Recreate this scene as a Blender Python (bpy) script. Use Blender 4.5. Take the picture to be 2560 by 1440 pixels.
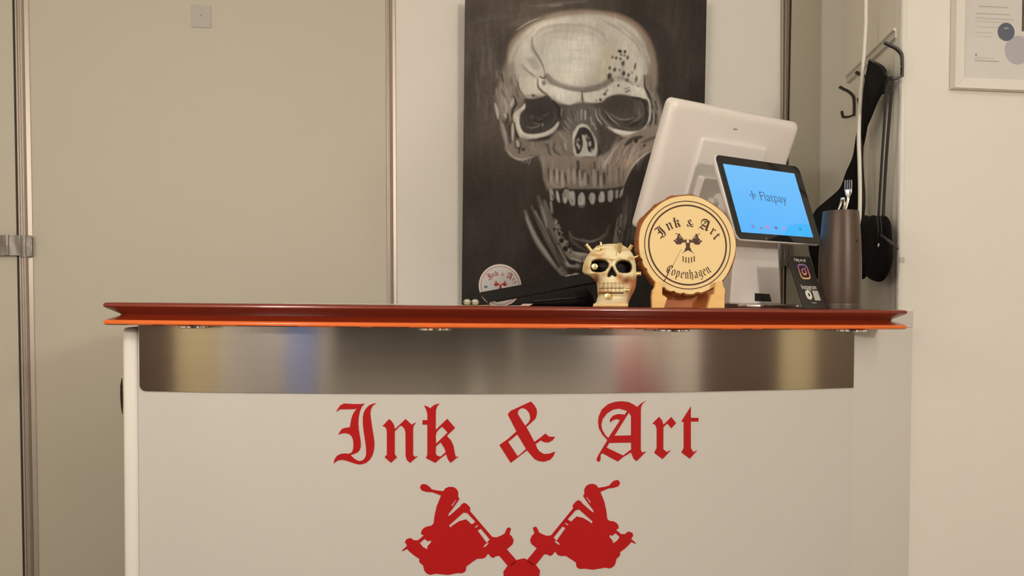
import bpy, bmesh, math, random
import numpy as np
from math import sin, cos, tan, radians, pi, sqrt, atan2, hypot
from mathutils import Vector, Matrix

for o in list(bpy.data.objects): bpy.data.objects.remove(o)
SC = bpy.context.scene
COL = SC.collection

# ------------------------------------------------------------------ camera
F_PX, YAW, PITCH, ROLL, CAM_Z, SHIFT_PX = 2000.0, -7.0, -1.4, 0.25, 1.108, 86.878
cam_d = bpy.data.cameras.new('camera'); cam = bpy.data.objects.new('camera', cam_d); COL.objects.link(cam)
cam_d.sensor_width = 36.0; cam_d.lens = F_PX / 2560 * 36.0; cam_d.shift_y = SHIFT_PX / 2560
cam_d.clip_start = 0.02
ROT = Matrix.Rotation(radians(YAW), 3, 'Z') @ Matrix.Rotation(radians(90 + PITCH), 3, 'X') @ Matrix.Rotation(radians(ROLL), 3, 'Z')
cam.matrix_world = Matrix.Translation((0, 0, CAM_Z)) @ ROT.to_4x4()
SC.camera = cam
# ------------------------------------------------------------------ world, lights, exposure
w = bpy.data.worlds.new('world'); SC.world = w; w.use_nodes = True
w.node_tree.nodes['Background'].inputs[0].default_value = (1.0, 0.9, 0.75, 1)
w.node_tree.nodes['Background'].inputs[1].default_value = 0.02
SC.view_settings.view_transform = 'Standard'; SC.view_settings.look = 'None'
SC.view_settings.exposure = 0.07; SC.view_settings.gamma = 1.0
SC.view_settings.use_curve_mapping = False
WARM = (1.0, 0.912, 0.81)
LAMPS = [  # x, y, z, radius, strength : unseen lamps, made globes to throw light sideways, built further down
    (-1.45, -1.10, 1.85, 0.13, 78.0),
    (1.60, -1.45, 1.88, 0.13, 146.0),
    (-0.62, 0.70, 1.60, 0.12, 25.0),  # extra lamp added as fill for the return wall
    (1.15, 0.40, 2.36, 0.11, 15.0),
]

# ------------------------------------------------------------------ picking points on real surfaces
CAM = Vector((0, 0, CAM_Z))
def ray(px, py): return ROT @ Vector(((px - 1280) / F_PX, -(py - 720 - SHIFT_PX) / F_PX, -1.0))
def at_y(px, py, Y): r = ray(px, py); return CAM + r * (Y / r.y)
def on_plane(px, py, p0, n): r = ray(px, py); return CAM + r * ((Vector(p0) - CAM).dot(n) / r.dot(n))

# ------------------------------------------------------------------ materials
def lin(c): return c / 12.92 if c <= 0.04045 else ((c + 0.055) / 1.055) ** 2.4
LIGHT = (0.76, 0.67, 0.56)
def obs(r, g, b):
    "surface colour of a thing that reads (r,g,b) in the photo's warm light"
    c = [lin(v / 255) / l for v, l in zip((r, g, b), LIGHT)]; k = min(1.0, 0.88 / max(c))
    return tuple(v * k for v in c)
MATS = {}
def mat(name, col, rough=0.5, metal=0.0, var=0.05, scale=40.0, bump=0.0, spec=0.5, coat=0.0, stretch=(1, 1, 1), emis=None, emis_s=0.0, trans=0.0):
    if name in MATS: return MATS[name]
    m = bpy.data.materials.new(name); m.use_nodes = True; MATS[name] = m
    nt = m.node_tree; b = nt.nodes['Principled BSDF']
    b.inputs['Roughness'].default_value = rough; b.inputs['Metallic'].default_value = metal
    b.inputs['Specular IOR Level'].default_value = spec; b.inputs['Coat Weight'].default_value = coat
    b.inputs['Transmission Weight'].default_value = trans
    tc = nt.nodes.new('ShaderNodeTexCoord'); mp = nt.nodes.new('ShaderNodeMapping'); mp.inputs['Scale'].default_value = stretch
    nz = nt.nodes.new('ShaderNodeTexNoise'); nz.inputs['Scale'].default_value = scale; nz.inputs['Detail'].default_value = 4
    nt.links.new(tc.outputs['Object'], mp.inputs[0]); nt.links.new(mp.outputs[0], nz.inputs['Vector'])
    mx = nt.nodes.new('ShaderNodeMix'); mx.data_type = 'RGBA'
    mx.inputs[6].default_value = tuple(max(0, c * (1 - var)) for c in col) + (1,)
    mx.inputs[7].default_value = tuple(min(1, c * (1 + var)) for c in col) + (1,)
    nt.links.new(nz.outputs['Fac'], mx.inputs[0]); nt.links.new(mx.outputs[2], b.inputs['Base Color'])
    if bump > 0:
        bp = nt.nodes.new('ShaderNodeBump'); bp.inputs['Strength'].default_value = bump; bp.inputs['Distance'].default_value = 0.002
        nt.links.new(nz.outputs['Fac'], bp.inputs['Height']); nt.links.new(bp.outputs[0], b.inputs['Normal'])
    if emis:
        b.inputs['Emission Color'].default_value = tuple(emis) + (1,); b.inputs['Emission Strength'].default_value = emis_s
    return m

# ------------------------------------------------------------------ object helpers (shapes are written in room coordinates)
ORG = {}
def tag(o, label=None, cat=None, group=None, kind=None):
    if label: o['label'] = label
    if cat: o['category'] = cat
    if group: o['group'] = group
    if kind: o['kind'] = kind
    return o
def thing(name, label, cat, loc, group=None):
    o = bpy.data.objects.new(name, None); COL.objects.link(o); o.location = loc; o.empty_display_size = 0.02
    ORG[o] = Vector(loc); return tag(o, label, cat, group)
def obj(name, verts, faces, m, parent=None, smooth=False, loc=None, edges=()):
    org = ORG[parent] if parent else Vector(loc if loc is not None else (0, 0, 0))
    me = bpy.data.meshes.new(name)
    me.from_pydata([tuple(Vector(v) - org) for v in verts], list(edges), [tuple(f) for f in faces])
    bm = bmesh.new(); bm.from_mesh(me); bmesh.ops.recalc_face_normals(bm, faces=bm.faces); bm.to_mesh(me); bm.free()
    me.materials.append(m)
    if smooth:
        me.polygons.foreach_set('use_smooth', [True] * len(me.polygons))
    o = bpy.data.objects.new(name, me); COL.objects.link(o); ORG[o] = org
    if parent: o.parent = parent
    else: o.location = org
    return o
def sharp(o, ang=35):
    o.data.set_sharp_from_angle(angle=radians(ang)); return o
def structure(name, verts, faces, m, parent=None, **k):
    o = obj(name, verts, faces, m, parent, **k)
    if not parent: o['kind'] = 'structure'
    return o
BOXF = [(0, 1, 3, 2), (4, 6, 7, 5), (0, 4, 5, 1), (2, 3, 7, 6), (0, 2, 6, 4), (1, 5, 7, 3)]
def box_v(c, s, M=None):
    M = M or Matrix.Identity(3); c = Vector(c); o = []
    for x in (-.5, .5):
        for y in (-.5, .5):
            for z in (-.5, .5): o.append(c + M @ Vector((x * s[0], y * s[1], z * s[2])))
    return o
def join(*parts):
    V, Fc = [], []
    for v, f in parts:
        n = len(V); V += list(v); Fc += [tuple(i + n for i in q) for q in f]
    return V, Fc
def rbox(c, s, r=0.004, M=None, seg=3):
    "box with rounded edges"
    bm = bmesh.new(); bmesh.ops.create_cube(bm, size=1.0)
    for v in bm.verts: v.co = Vector((v.co.x * s[0], v.co.y * s[1], v.co.z * s[2]))
    bmesh.ops.bevel(bm, geom=list(bm.edges), offset=min(r, min(s) * .49), segments=seg, profile=0.5, affect='EDGES')
    return from_bm(bm, c, M)
def from_bm(bm, c=(0, 0, 0), M=None):
    M = M or Matrix.Identity(3); c = Vector(c)
    bm.verts.index_update()
    V = [c + M @ v.co for v in bm.verts]; Fc = [[v.index for v in f.verts] for f in bm.faces]; bm.free(); return V, Fc
def lathe(prof, c=(0, 0, 0), n=32, M=None):
    "prof: (radius, height) list, turned about local z"
    M = M or Matrix.Identity(3); c = Vector(c); V, Fc = [], []
    for (r, z) in prof:
        for i in range(n):
            a = 2 * pi * i / n; V.append(c + M @ Vector((max(r, 1e-5) * cos(a), max(r, 1e-5) * sin(a), z)))
    for j in range(len(prof) - 1):
        for i in range(n): Fc.append((j * n + i, j * n + (i + 1) % n, (j + 1) * n + (i + 1) % n, (j + 1) * n + i))
    Fc.append(tuple(range(n))[::-1]); Fc.append(tuple((len(prof) - 1) * n + i for i in range(n)))
    return V, Fc
def axis_m(d, up=(0, 0, 1)):
    "matrix whose z axis points along d"
    z = Vector(d).normalized(); u = Vector(up)
    if abs(z.dot(u)) > .98: u = Vector((1, 0, 0))
    x = u.cross(z).normalized(); y = z.cross(x); return Matrix((x, y, z)).transposed()
def tube(pts, rad, n=10, flat=None):
    pts = [Vector(p) for p in pts]; V, Fc = [], []; up = Vector((0.13, 0.2, 1)).normalized(); last = None
    for i, p in enumerate(pts):
        d = (pts[min(i + 1, len(pts) - 1)] - pts[max(i - 1, 0)]).normalized()
        if last is None: x = d.cross(up).normalized() if d.cross(up).length > .1 else d.cross(Vector((1, 0, 0))).normalized()
        else: x = (last - d * last.dot(d)).normalized()
        last = x; y = d.cross(x); r = rad[i] if isinstance(rad, (list, tuple)) else rad
        for k in range(n):
            a = 2 * pi * k / n; V.append(p + x * r * cos(a) + y * r * sin(a) * (flat or 1))
    for i in range(len(pts) - 1):
        for k in range(n): Fc.append((i * n + k, i * n + (k + 1) % n, (i + 1) * n + (k + 1) % n, (i + 1) * n + k))
    Fc.append(tuple(range(n))[::-1]); Fc.append(tuple((len(pts) - 1) * n + k for k in range(n)))
    return V, Fc
def spline(pts, n=8):
    "Catmull-Rom through the points"
    P = [Vector(p) for p in pts]; P = [2 * P[0] - P[1]] + P + [2 * P[-1] - P[-2]]; o = []
    for i in range(1, len(P) - 2):
        a, b, c, d = P[i - 1:i + 3]
        for k in range(n):
            t = k / n; o.append(.5 * ((2 * b) + (c - a) * t + (2 * a - 5 * b + 4 * c - d) * t * t + (3 * b - a - 3 * c + d) * t ** 3))
    o.append(P[-2]); return o
def flat_fill(loops, ext=0.0):
    "2-D outlines (holes included) -> (verts, faces) in the xy plane, thickness 2*ext along z"
    cu = bpy.data.curves.new('tmp', 'CURVE'); cu.dimensions = '2D'; cu.fill_mode = 'BOTH'; cu.extrude = ext
    for L in loops:
        s = cu.splines.new('POLY'); s.points.add(len(L) - 1); s.use_cyclic_u = True
        for p, q in zip(s.points, L): p.co = (q[0], q[1], 0, 1)
    o = bpy.data.objects.new('tmp', cu); COL.objects.link(o)
    dg = bpy.context.evaluated_depsgraph_get(); me = bpy.data.meshes.new_from_object(o.evaluated_get(dg))
    V = [v.co.copy() for v in me.vertices]; Fc = [tuple(p.vertices) for p in me.polygons]
    bpy.data.objects.remove(o); bpy.data.curves.remove(cu); bpy.data.meshes.remove(me)
    return V, Fc
def text_fill(body, size, ext=0.0002, align='CENTER', shear=0.0, thin=0.0):
    cu = bpy.data.curves.new('tmp', 'FONT'); cu.body = body; cu.size = size; cu.align_x = align; cu.align_y = 'CENTER'; cu.extrude = ext; cu.shear = shear; cu.offset = thin
    o = bpy.data.objects.new('tmp', cu); COL.objects.link(o)
    dg = bpy.context.evaluated_depsgraph_get(); me = bpy.data.meshes.new_from_object(o.evaluated_get(dg))
    V = [v.co.copy() for v in me.vertices]; Fc = [tuple(p.vertices) for p in me.polygons]
    bpy.data.objects.remove(o); bpy.data.curves.remove(cu); bpy.data.meshes.remove(me)
    return V, Fc
def cut_strips(V, Fc, step):
    "cut a flat mesh along x so that it can follow a curved face"
    bm = bmesh.new(); vs = [bm.verts.new(v) for v in V]
    for f in Fc:
        try: bm.faces.new([vs[i] for i in f])
        except ValueError: pass
    x0, x1 = min(v[0] for v in V), max(v[0] for v in V); x = math.ceil(x0 / step) * step
    while x < x1:
        bmesh.ops.bisect_plane(bm, geom=bm.verts[:] + bm.edges[:] + bm.faces[:], plane_co=(x, 0, 0), plane_no=(1, 0, 0)); x += step
    return from_bm(bm)
def frame_map(V, o, x, y, n):
    o, x, y, n = Vector(o), Vector(x), Vector(y), Vector(n); return [o + x * v[0] + y * v[1] + n * v[2] for v in V]
def circle_pts(cx, cy, rx, ry=None, n=48, rev=False):
    ry = rx if ry is None else ry
    L = [(cx + rx * cos(2 * pi * i / n), cy + ry * sin(2 * pi * i / n)) for i in range(n)]
    return L[::-1] if rev else L
# =================================================================== SETTING
M_WALL = mat('wall_paint', (0.80, 0.77, 0.70), 0.55, var=0.012, scale=3, bump=0.03)
M_PANEL = mat('panel_cream', (0.575, 0.54, 0.435), 0.5, var=0.012, scale=2)
M_PANEL_W = mat('panel_white', (0.80, 0.77, 0.70), 0.5, var=0.012, scale=2)
M_GLOSSWALL = mat('gloss_wall', (0.90, 0.86, 0.74), 0.3, var=0.015, scale=3, bump=0.06)
M_CEIL = mat('ceiling_paint', (0.78, 0.77, 0.74), 0.8, var=0.01, scale=3)
M_FLOOR = mat('floor_vinyl', (0.26, 0.22, 0.18), 0.35, var=0.15, scale=6)
M_ALU = mat('aluminium', (0.56, 0.49, 0.43), 0.42, 0.8, var=0.03, scale=300, stretch=(1, 1, 0.02))
M_DARKGAP = mat('dark_gap', (0.03, 0.025, 0.02), 0.6)
M_TAPE = mat('silver_tape', (0.26, 0.235, 0.21), 0.38, 0.5, var=0.12, scale=60, bump=0.4)

Y_BACK, Y_NEAR, X_L, X_R, Y_REAR, Z_C = 2.385, 1.872, -2.4, 3.0, -3.2, 2.54
def slab(x0, x1, y0, y1, z0, z1): return box_v(((x0 + x1) / 2, (y0 + y1) / 2, (z0 + z1) / 2), (x1 - x0, y1 - y0, z1 - z0)), BOXF
structure('floor', *slab(X_L - .1, X_R + .1, Y_REAR - .1, Y_BACK + .1, -.06, 0), M_FLOOR)
structure('ceiling', *slab(X_L - .1, X_R + .1, Y_REAR - .1, Y_BACK + .1, Z_C, Z_C + .06), M_CEIL)
wall_back = structure('wall_back', *slab(X_L - .1, 1.6, Y_BACK + .012, Y_BACK + .10, 0, Z_C), M_WALL)
structure('wall_left', *slab(X_L - .1, X_L, Y_REAR, Y_BACK + .012, 0, Z_C), M_WALL)
# the wall on the right that faces the shop, with its rounded corner bead
XE = at_y(2251, 400, Y_NEAR).x
wr = structure('wall_right', *slab(XE, X_R + .1, Y_NEAR, Y_NEAR + .03, 0, Z_C), M_WALL)
V, Fc = lathe([(.0085, 0.0), (.0085, Z_C)], (XE + .0065, Y_NEAR + .0065, 0), 20)
obj('corner_bead', V, Fc, M_WALL, wr, smooth=True)
structure('wall_side', *slab(X_R, X_R + .1, Y_REAR, Y_NEAR, 0, Z_C), M_WALL)
# splayed return wall that carries the coat hooks
SA = at_y(2237, 400, Y_NEAR + .03); SA.z = 0
SD = Vector((.247, .969, 0)).normalized(); SN = Vector((-SD.y, SD.x, 0))
tt = (Y_BACK + .012 - SA.y) / SD.y; SB = SA + SD * tt
V = []
for p in (SA, SB, SB - SN * .08, SA - SN * .08):
    V += [Vector((p.x, p.y, 0)), Vector((p.x, p.y, Z_C))]
structure('wall_return', V, [(0, 1, 3, 2), (2, 3, 5, 4), (4, 5, 7, 6), (6, 7, 1, 0), (0, 2, 4, 6), (1, 7, 5, 3)], M_GLOSSWALL)
# rear of the shop (seen only as reflections in the steel and the screens)
wall_rear = structure('wall_rear', *slab(X_L - .1, X_R + .1, Y_REAR - .1, Y_REAR, 0, Z_C), M_WALL)

# --- panels of the back wall, each with a gap hidden by an aluminium profile
def px_line(xa, xb): # an upright on the back wall seen at xa (y=0) and xb (y=760)
    a = at_y(xa, 0, Y_BACK); b = at_y(xb, 760, Y_BACK); k = (b.x - a.x) / (b.z - a.z)
    return a.x + (0 - a.z) * k, a.x + (Z_C - a.z) * k
def upright(la, lb, y0, y1, m, name, parent, sides=None):
    V = []
    for (x, z) in ((la[0], 0), (lb[0], 0), (la[1], Z_C), (lb[1], Z_C)): V += [Vector((x, y0, z)), Vector((x, y1, z))]
    return obj(name, V, [(0, 1, 5, 4), (2, 6, 7, 3), (0, 4, 6, 2), (1, 3, 7, 5), (0, 2, 3, 1), (4, 5, 7, 6)], m, parent)
L_P1a, L_P1b = px_line(37, 51), px_line(72, 86)
L_P2a, L_P2b = px_line(964, 968), px_line(989, 993)
L_P3a, L_P3b = px_line(1951, 1950), px_line(1978, 1963)
L_C = px_line(2053, 2046)
upright((X_L, X_L), L_P1a, Y_BACK, Y_BACK + .011, M_PANEL, 'panel', wall_back)
upright(L_P1b, L_P2a, Y_BACK, Y_BACK + .011, M_PANEL, 'panel', wall_back)
upright(L_P2b, L_P3a, Y_BACK, Y_BACK + .011, M_PANEL_W, 'panel', wall_back)
upright(L_P3b, L_C, Y_BACK, Y_BACK + .011, M_PANEL, 'panel', wall_back)
corner_x = SB.x + .002
upright(L_C, (corner_x, corner_x), Y_BACK - .010, Y_BACK + .011, M_PANEL_W, 'corner_board', wall_back)
def profile_strip(la, lb, sect, name='metal_profile', m=M_ALU):
    "aluminium cover profile: sect is a list of (u across 0..1, depth out of the wall)"
    V = []; n = len(sect)
    for (xa, xb, z) in ((la[0], lb[0], 0), (la[1], lb[1], Z_C)):
        for (u, d) in sect: V.append(Vector((xa + (xb - xa) * u, Y_BACK + .010 - d, z)))
    Fc = [(i, (i + 1) % n, n + (i + 1) % n, n + i) for i in range(n)] + [tuple(range(n)), tuple(range(n, 2 * n))]
    return sharp(obj(name, V, Fc, m, wall_back, smooth=True), 30)
SECT = [(0, 0), (0, .012), (.06, .016), (.16, .016), (.18, .011), (.34, .011), (.36, .017), (.42, .021), (.5, .023), (.58, .021), (.64, .017), (.66, .012), (.94, .010), (.98, .012), (1, .012), (1, 0)]
profile_strip(L_P1a, L_P1b, SECT)
obj_gap = upright((L_P1a[0] - .006, L_P1a[1] - .006), L_P1a, Y_BACK - .0015, Y_BACK + .011, M_DARKGAP, 'shadow_gap', wall_back)
profile_strip(L_P2a, L_P2b, SECT)
profile_strip(L_P3a, (L_P3b[0] - .006, L_P3b[1] - .006), SECT)
upright((L_P3b[0] - .006, L_P3b[1] - .006), L_P3b, Y_BACK - .003, Y_BACK + .011, M_DARKGAP, 'shadow_gap', wall_back)

# --- strips of silver tape wrapped round two of the profiles
def tape(name, label, x0, x1, y0, y1, folds, torn):
    a, b = at_y(x0, (y0 + y1) / 2, Y_BACK - .016), at_y(x1, (y0 + y1) / 2, Y_BACK - .016)
    zt, zb = at_y((x0 + x1) / 2, y0, Y_BACK - .016).z, at_y((x0 + x1) / 2, y1, Y_BACK - .016).z
    rnd = random.Random(5); n = 26; V = []
    for i in range(n + 1):
        u = i / n; x = a.x + (b.x - a.x) * u
        d = .0042 + .0012 * math.exp(-((u - folds) / .16) ** 2) + rnd.uniform(-.0007, .0007)
        jt, jb = rnd.uniform(-.0007, .0007), rnd.uniform(-.001, .001) - (.004 * math.exp(-((u - torn) / .12) ** 2))
        for (z, e) in ((zt + jt, 0), ((zt + zb) / 2, .0012 * sin(u * 17)), (zb + jb, .001 * cos(u * 23))):
            V.append(Vector((x, Y_BACK - .0125 - d - e, z)))
    m = len(V); V += [v + Vector((0, .001, 0)) for v in V]; Fc = []
    for i in range(n):
        for k in range(2):
            q = (i * 3 + k, i * 3 + k + 1, i * 3 + 4 + k, i * 3 + 3 + k); Fc += [q, tuple(m + j for j in q[::-1])]
    rim = [i * 3 for i in range(n + 1)] + [n * 3 + 1] + [i * 3 + 2 for i in range(n, -1, -1)] + [1]
    for i in range(len(rim)): p, q = rim[i], rim[(i + 1) % len(rim)]; Fc.append((p, q, m + q, m + p))
    o = obj(name, V, Fc, M_TAPE, None, smooth=False, loc=((a.x + b.x) / 2, Y_BACK - .013, (zt + zb) / 2))
    return tag(o, label, 'tape', 'silver tape on the wall profiles')
tape('tape_strip', 'crumpled silver tape across the metal profile at the far left edge', -30, 80, 588, 638, .45, .85)
tape('tape_strip', 'small silver tape patch on the profile just below the blue screen', 1950, 1984, 612, 665, .5, .2)

# --- faint square plate high on the left panel
pl = [at_y(x, y, Y_BACK - .0015) for x, y in ((479, 13), (527, 12), (527, 69), (479, 69))]
M_PLATE = mat('plate_grey', (0.50, 0.475, 0.44), 0.35, var=0.03, scale=200)
cpl = sum(pl, Vector()) / 4
plate = thing('wall_plate', 'small grey square plate high on the cream wall panel', 'wall plate', (cpl.x, Y_BACK, cpl.z))
obj('cover', *rbox(cpl, (abs(pl[1].x - pl[0].x), .003, abs(pl[0].z - pl[3].z)), .001), M_PLATE, plate)
obj('label_line', *join((box_v(cpl + Vector((0, -.0017, .002)), (.022, .0006, .002)), BOXF), (box_v(cpl + Vector((0, -.0017, .002)), (.002, .0006, .016)), BOXF)), mat('plate_mark', (0.5, 0.47, 0.43), 0.5), plate)

# --- far end of the shop: doors, windows and seats that the steel band mirrors
M_DOORDARK = mat('dark_door', (0.12, 0.080, 0.060), 0.45, var=0.1, scale=5, stretch=(1, 1, .1))
M_NIGHT = mat('night_glass', (0.03, 0.028, 0.026), 0.12)
M_OCHRE = mat('ochre_wall', (0.72, 0.62, 0.38), 0.6, var=0.03, scale=4)
M_FRAMEW = mat('window_frame_paint', (0.45, 0.42, 0.38), 0.4)
M_BLUEPANE = mat('blue_lit_pane', (0.05, 0.07, 0.14), 0.1, emis=(0.20, 0.27, 0.55), emis_s=0.8)
def wall_door(name, fixed, axis, u0, u1, z1, m, sign):
    "door leaf on a wall: axis 0 = wall at x, axis 1 = wall at y"
    def bx(a, b_, z0, z2, d0, d1):
        lo, hi = sorted((fixed + sign * d0, fixed + sign * d1))
        return slab(lo, hi, a, b_, z0, z2) if axis == 0 else slab(a, b_, lo, hi, z0, z2)
    d = structure(name, *bx(u0, u1, 0.01, z1, .0005, .03), m)
    ins = (u1 - u0) * .14
    for (za, zb2) in ((.18, z1 * .46), (z1 * .52, z1 - .14)): obj('panel', *bx(u0 + ins, u1 - ins, za, zb2, .03, .036), m, d)
    obj('handle', *bx(u1 - .10, u1 - .04, 1.0, 1.02, .03, .07), M_ALU, d); return d
wall_door('door_1', X_L, 0, -.89, .05, 2.05, M_DOORDARK, 1)
wall_door('door_2', X_R, 0, -1.88, -.50, 2.05, M_DOORDARK, -1)
wall_door('door_3', X_R, 0, -.02, .78, 2.05, mat('brown_door', (.22, .17, .12), .45), -1)
structure('trim_1', *slab(X_L + .0005, X_L + .012, -1.66, -.91, 0.005, 2.3), M_OCHRE)
structure('trim_2', *slab(X_R - .012, X_R - .0005, -.48, -.04, 0.005, 2.3), M_OCHRE)
w1 = structure('window_1', *slab(-1.55, 2.30, Y_REAR + .0005, Y_REAR + .02, .53, 2.25), M_NIGHT)
for (a, b_, c, d) in ((-1.60, 2.35, .49, .53), (-1.60, 2.35, 2.25, 2.30), (-1.60, -1.55, .53, 2.25), (2.30, 2.35, .53, 2.25), (.88, .94, .53, 2.25)): obj('window_frame', *slab(a, b_, Y_REAR + .0005, Y_REAR + .05, c, d), M_FRAMEW, w1)
w2 = structure('window_2', *slab(-2.24, -1.78, Y_REAR + .0005, Y_REAR + .02, .30, 2.0), M_BLUEPANE)
for (a, b_, c, d) in ((-2.28, -1.74, .26, .30), (-2.28, -1.74, 2.0, 2.04), (-2.28, -2.24, .30, 2.0), (-1.78, -1.74, .30, 2.0)): obj('window_frame', *slab(a, b_, Y_REAR + .0005, Y_REAR + .05, c, d), M_FRAMEW, w2)
M_RED = mat('red_upholstery', (0.45, 0.035, 0.05), 0.6, var=.1, scale=30)
ac = thing('armchair', 'red upholstered armchair against the rear shop wall, mirrored in the steel', 'armchair', (2.55, Y_REAR + .40, 0))
obj('seat', *rbox((2.55, Y_REAR + .40, .33), (.36, .50, .16), .04), M_RED, ac); obj('backrest', *rbox((2.55, Y_REAR + .13, .52), (.44, .14, .56), .05), M_RED, ac)
for sx in (-1, 1): obj('armrest', *rbox((2.55 + sx * .20, Y_REAR + .40, .40), (.08, .50, .32), .03), M_RED, ac)
for sx in (-1, 1):
    for sy in (-1, 1): obj('leg', *rbox((2.55 + sx * .17, Y_REAR + .40 + sy * .2, .125), (.04, .04, .25), .005), M_DOORDARK, ac)
M_STOOL = mat('stool_white', (.86, .84, .78), .4)
so0 = thing('stool', 'low white round stool in front of the dark shop window, mirrored in the steel', 'stool', (.34, Y_REAR + .35, 0))
obj('seat', *lathe([(.15, .44), (.17, .45), (.175, .48), (.165, .51), (.0, .515)], (.34, Y_REAR + .35, 0), 32), M_STOOL, so0, smooth=True)
obj('skirt', *lathe([(.14, .0), (.15, .02), (.155, .44)], (.34, Y_REAR + .35, 0), 32), M_STOOL, so0, smooth=True)
# =================================================================== COUNTER (its front is a shallow arc)
AX, AR, AY, OV, KT = 0.1715, 3.5587, 1.608, 0.065, 0.00572
AYC = AY + AR
def tilt(x): return -KT * (x - .23)
ZT, ZBT, ZS = 1.1017, 1.0582, 0.9247
def ztop(x): return ZT + tilt(x)
def arc_pt(a, r, z): # a: angle from the axis pointing at the shop
    return Vector((AX + r * sin(a), AYC - r * cos(a), z))
def ang_x(x, r=AR): return math.asin((x - AX) / r)
def on_arc(px, py, r=AR):
    d = ray(px, py); ox, oy = -AX, -AYC
    a = d.x ** 2 + d.y ** 2; b = 2 * (d.x * ox + d.y * oy); c = ox * ox + oy * oy - r * r
    return CAM + d * ((-b - sqrt(b * b - 4 * a * c)) / (2 * a))
M_LACQ = mat('red_lacquer', (0.21, 0.022, 0.006), 0.25, var=0.06, scale=8, spec=0.6, coat=0.3, stretch=(1, 6, 6))
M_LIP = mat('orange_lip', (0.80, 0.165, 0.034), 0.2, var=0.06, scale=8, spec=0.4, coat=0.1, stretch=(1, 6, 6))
M_CTR = mat('counter_white', (0.64, 0.62, 0.58), 0.32, var=0.012, scale=4)
M_CTR2 = mat('counter_edge_white', (0.82, 0.79, 0.73), 0.4, var=0.015, scale=6)
M_CHROME = mat('chrome', (0.85, 0.83, 0.8), 0.12, 1.0, var=0.02)
M_VINYL = mat('red_vinyl', (0.47, 0.006, 0.007), 0.5, var=0.02, scale=30, spec=0.25)
XTL, XTR, YTB = -0.5936, 1.0908, 1.965
# countertop
top = thing('countertop', 'dark red lacquered countertop with a grooved edge on the white counter', 'countertop', (.23, 1.75, ZBT))
PROF = [(.10, 0), (.006, 0), (.002, -.0012), (0, -.004), (0, -.007), (.003, -.010), (.024, -.0215), (.026, -.0235), (.024, -.0255), (.004, -.0335), (.001, -.0355), (0, -.0385), (.0008, -.0415), (.004, -.0435), (.10, -.0435)]
NA = 72; V = []; Fc = []
for (d, z) in PROF:
    r = AR + OV - d; a0, a1 = ang_x(XTL + d, r), ang_x(XTR - d, r)
    ring = [arc_pt(a0 + (a1 - a0) * i / NA, r, 0) for i in range(NA + 1)] + [Vector((XTR - d, YTB - d, 0)), Vector((XTL + d, YTB - d, 0))]
    for p in ring: V.append(Vector((p.x, p.y, ZT + z + tilt(p.x))))
n = NA + 3
for j in range(len(PROF) - 1):
    for i in range(n): Fc.append((j * n + i, j * n + (i + 1) % n, (j + 1) * n + (i + 1) % n, (j + 1) * n + i))
Fc.append(tuple(range(n))); Fc.append(tuple((len(PROF) - 1) * n + i for i in range(n)))
sl = sharp(obj('slab', V, Fc, M_LACQ, top, smooth=True), 40)
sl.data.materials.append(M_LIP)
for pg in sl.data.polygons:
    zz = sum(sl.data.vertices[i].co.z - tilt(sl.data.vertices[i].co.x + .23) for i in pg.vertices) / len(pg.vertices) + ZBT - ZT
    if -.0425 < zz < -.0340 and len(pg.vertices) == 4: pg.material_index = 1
for (xa, xb) in ((449, 524), (1047, 1129), (1640, 1720), (2090, 2156)):
    p = on_arc((xa + xb) / 2, 824, AR + .034); q = on_arc(xb, 824, AR + .034); rr = abs(q.x - p.x)
    z = ZBT + tilt(p.x)
    o = obj('under_light', *lathe([(rr * .9, 0), (rr, -.0008), (rr, -.0042), (rr * .93, -.0052), (rr * .8, -.0052), (rr * .78, -.004)], (p.x, p.y, z), 36), M_CHROME, top, smooth=True)
    sharp(o, 30)
    o['label'] = 'small chrome disc light under the edge'
# body
ctr = thing('reception_counter', 'white curved reception counter with steel band and red lettering', 'counter', (.2, 1.72, 0))
XBL, XBR = -0.549, 0.9887
def arc_band(r, x0, x1, z0f, z1f, th, m, name, parent, nseg=60, round_r=0.0):
    V = []; a0, a1 = ang_x(x0, r), ang_x(x1, r)
    for i in range(nseg + 1):
        tt_ = (i / nseg) ** (2.2 if round_r else 1); a = a0 + (a1 - a0) * tt_
        for (rr) in (r, r - th):
            p = arc_pt(a, rr, 0)
            u = tt_ * abs(x1 - x0); e = 0
            if round_r and u < round_r: e = round_r - sqrt(max(0, round_r ** 2 - (round_r - u) ** 2))
            V += [Vector((p.x, p.y, z0f(p.x) + e)), Vector((p.x, p.y, z1f(p.x)))]
    Fc = []
    for i in range(nseg):
        b, c = i * 4, i * 4 + 4
        Fc += [(b, b + 1, c + 1, c), (b + 2, c + 2, c + 3, b + 3), (b + 1, b + 3, c + 3, c + 1), (b, c, c + 2, b + 2)]
    Fc += [(0, 2, 3, 1), (nseg * 4, nseg * 4 + 1, nseg * 4 + 3, nseg * 4 + 2)]
    return sharp(obj(name, V, Fc, m, parent, smooth=True), 40)
fp = arc_band(AR, XBL, XBR, lambda x: 0.0, lambda x: ZBT - .0008 + tilt(x), .018, M_CTR, 'front_panel', ctr)
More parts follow.
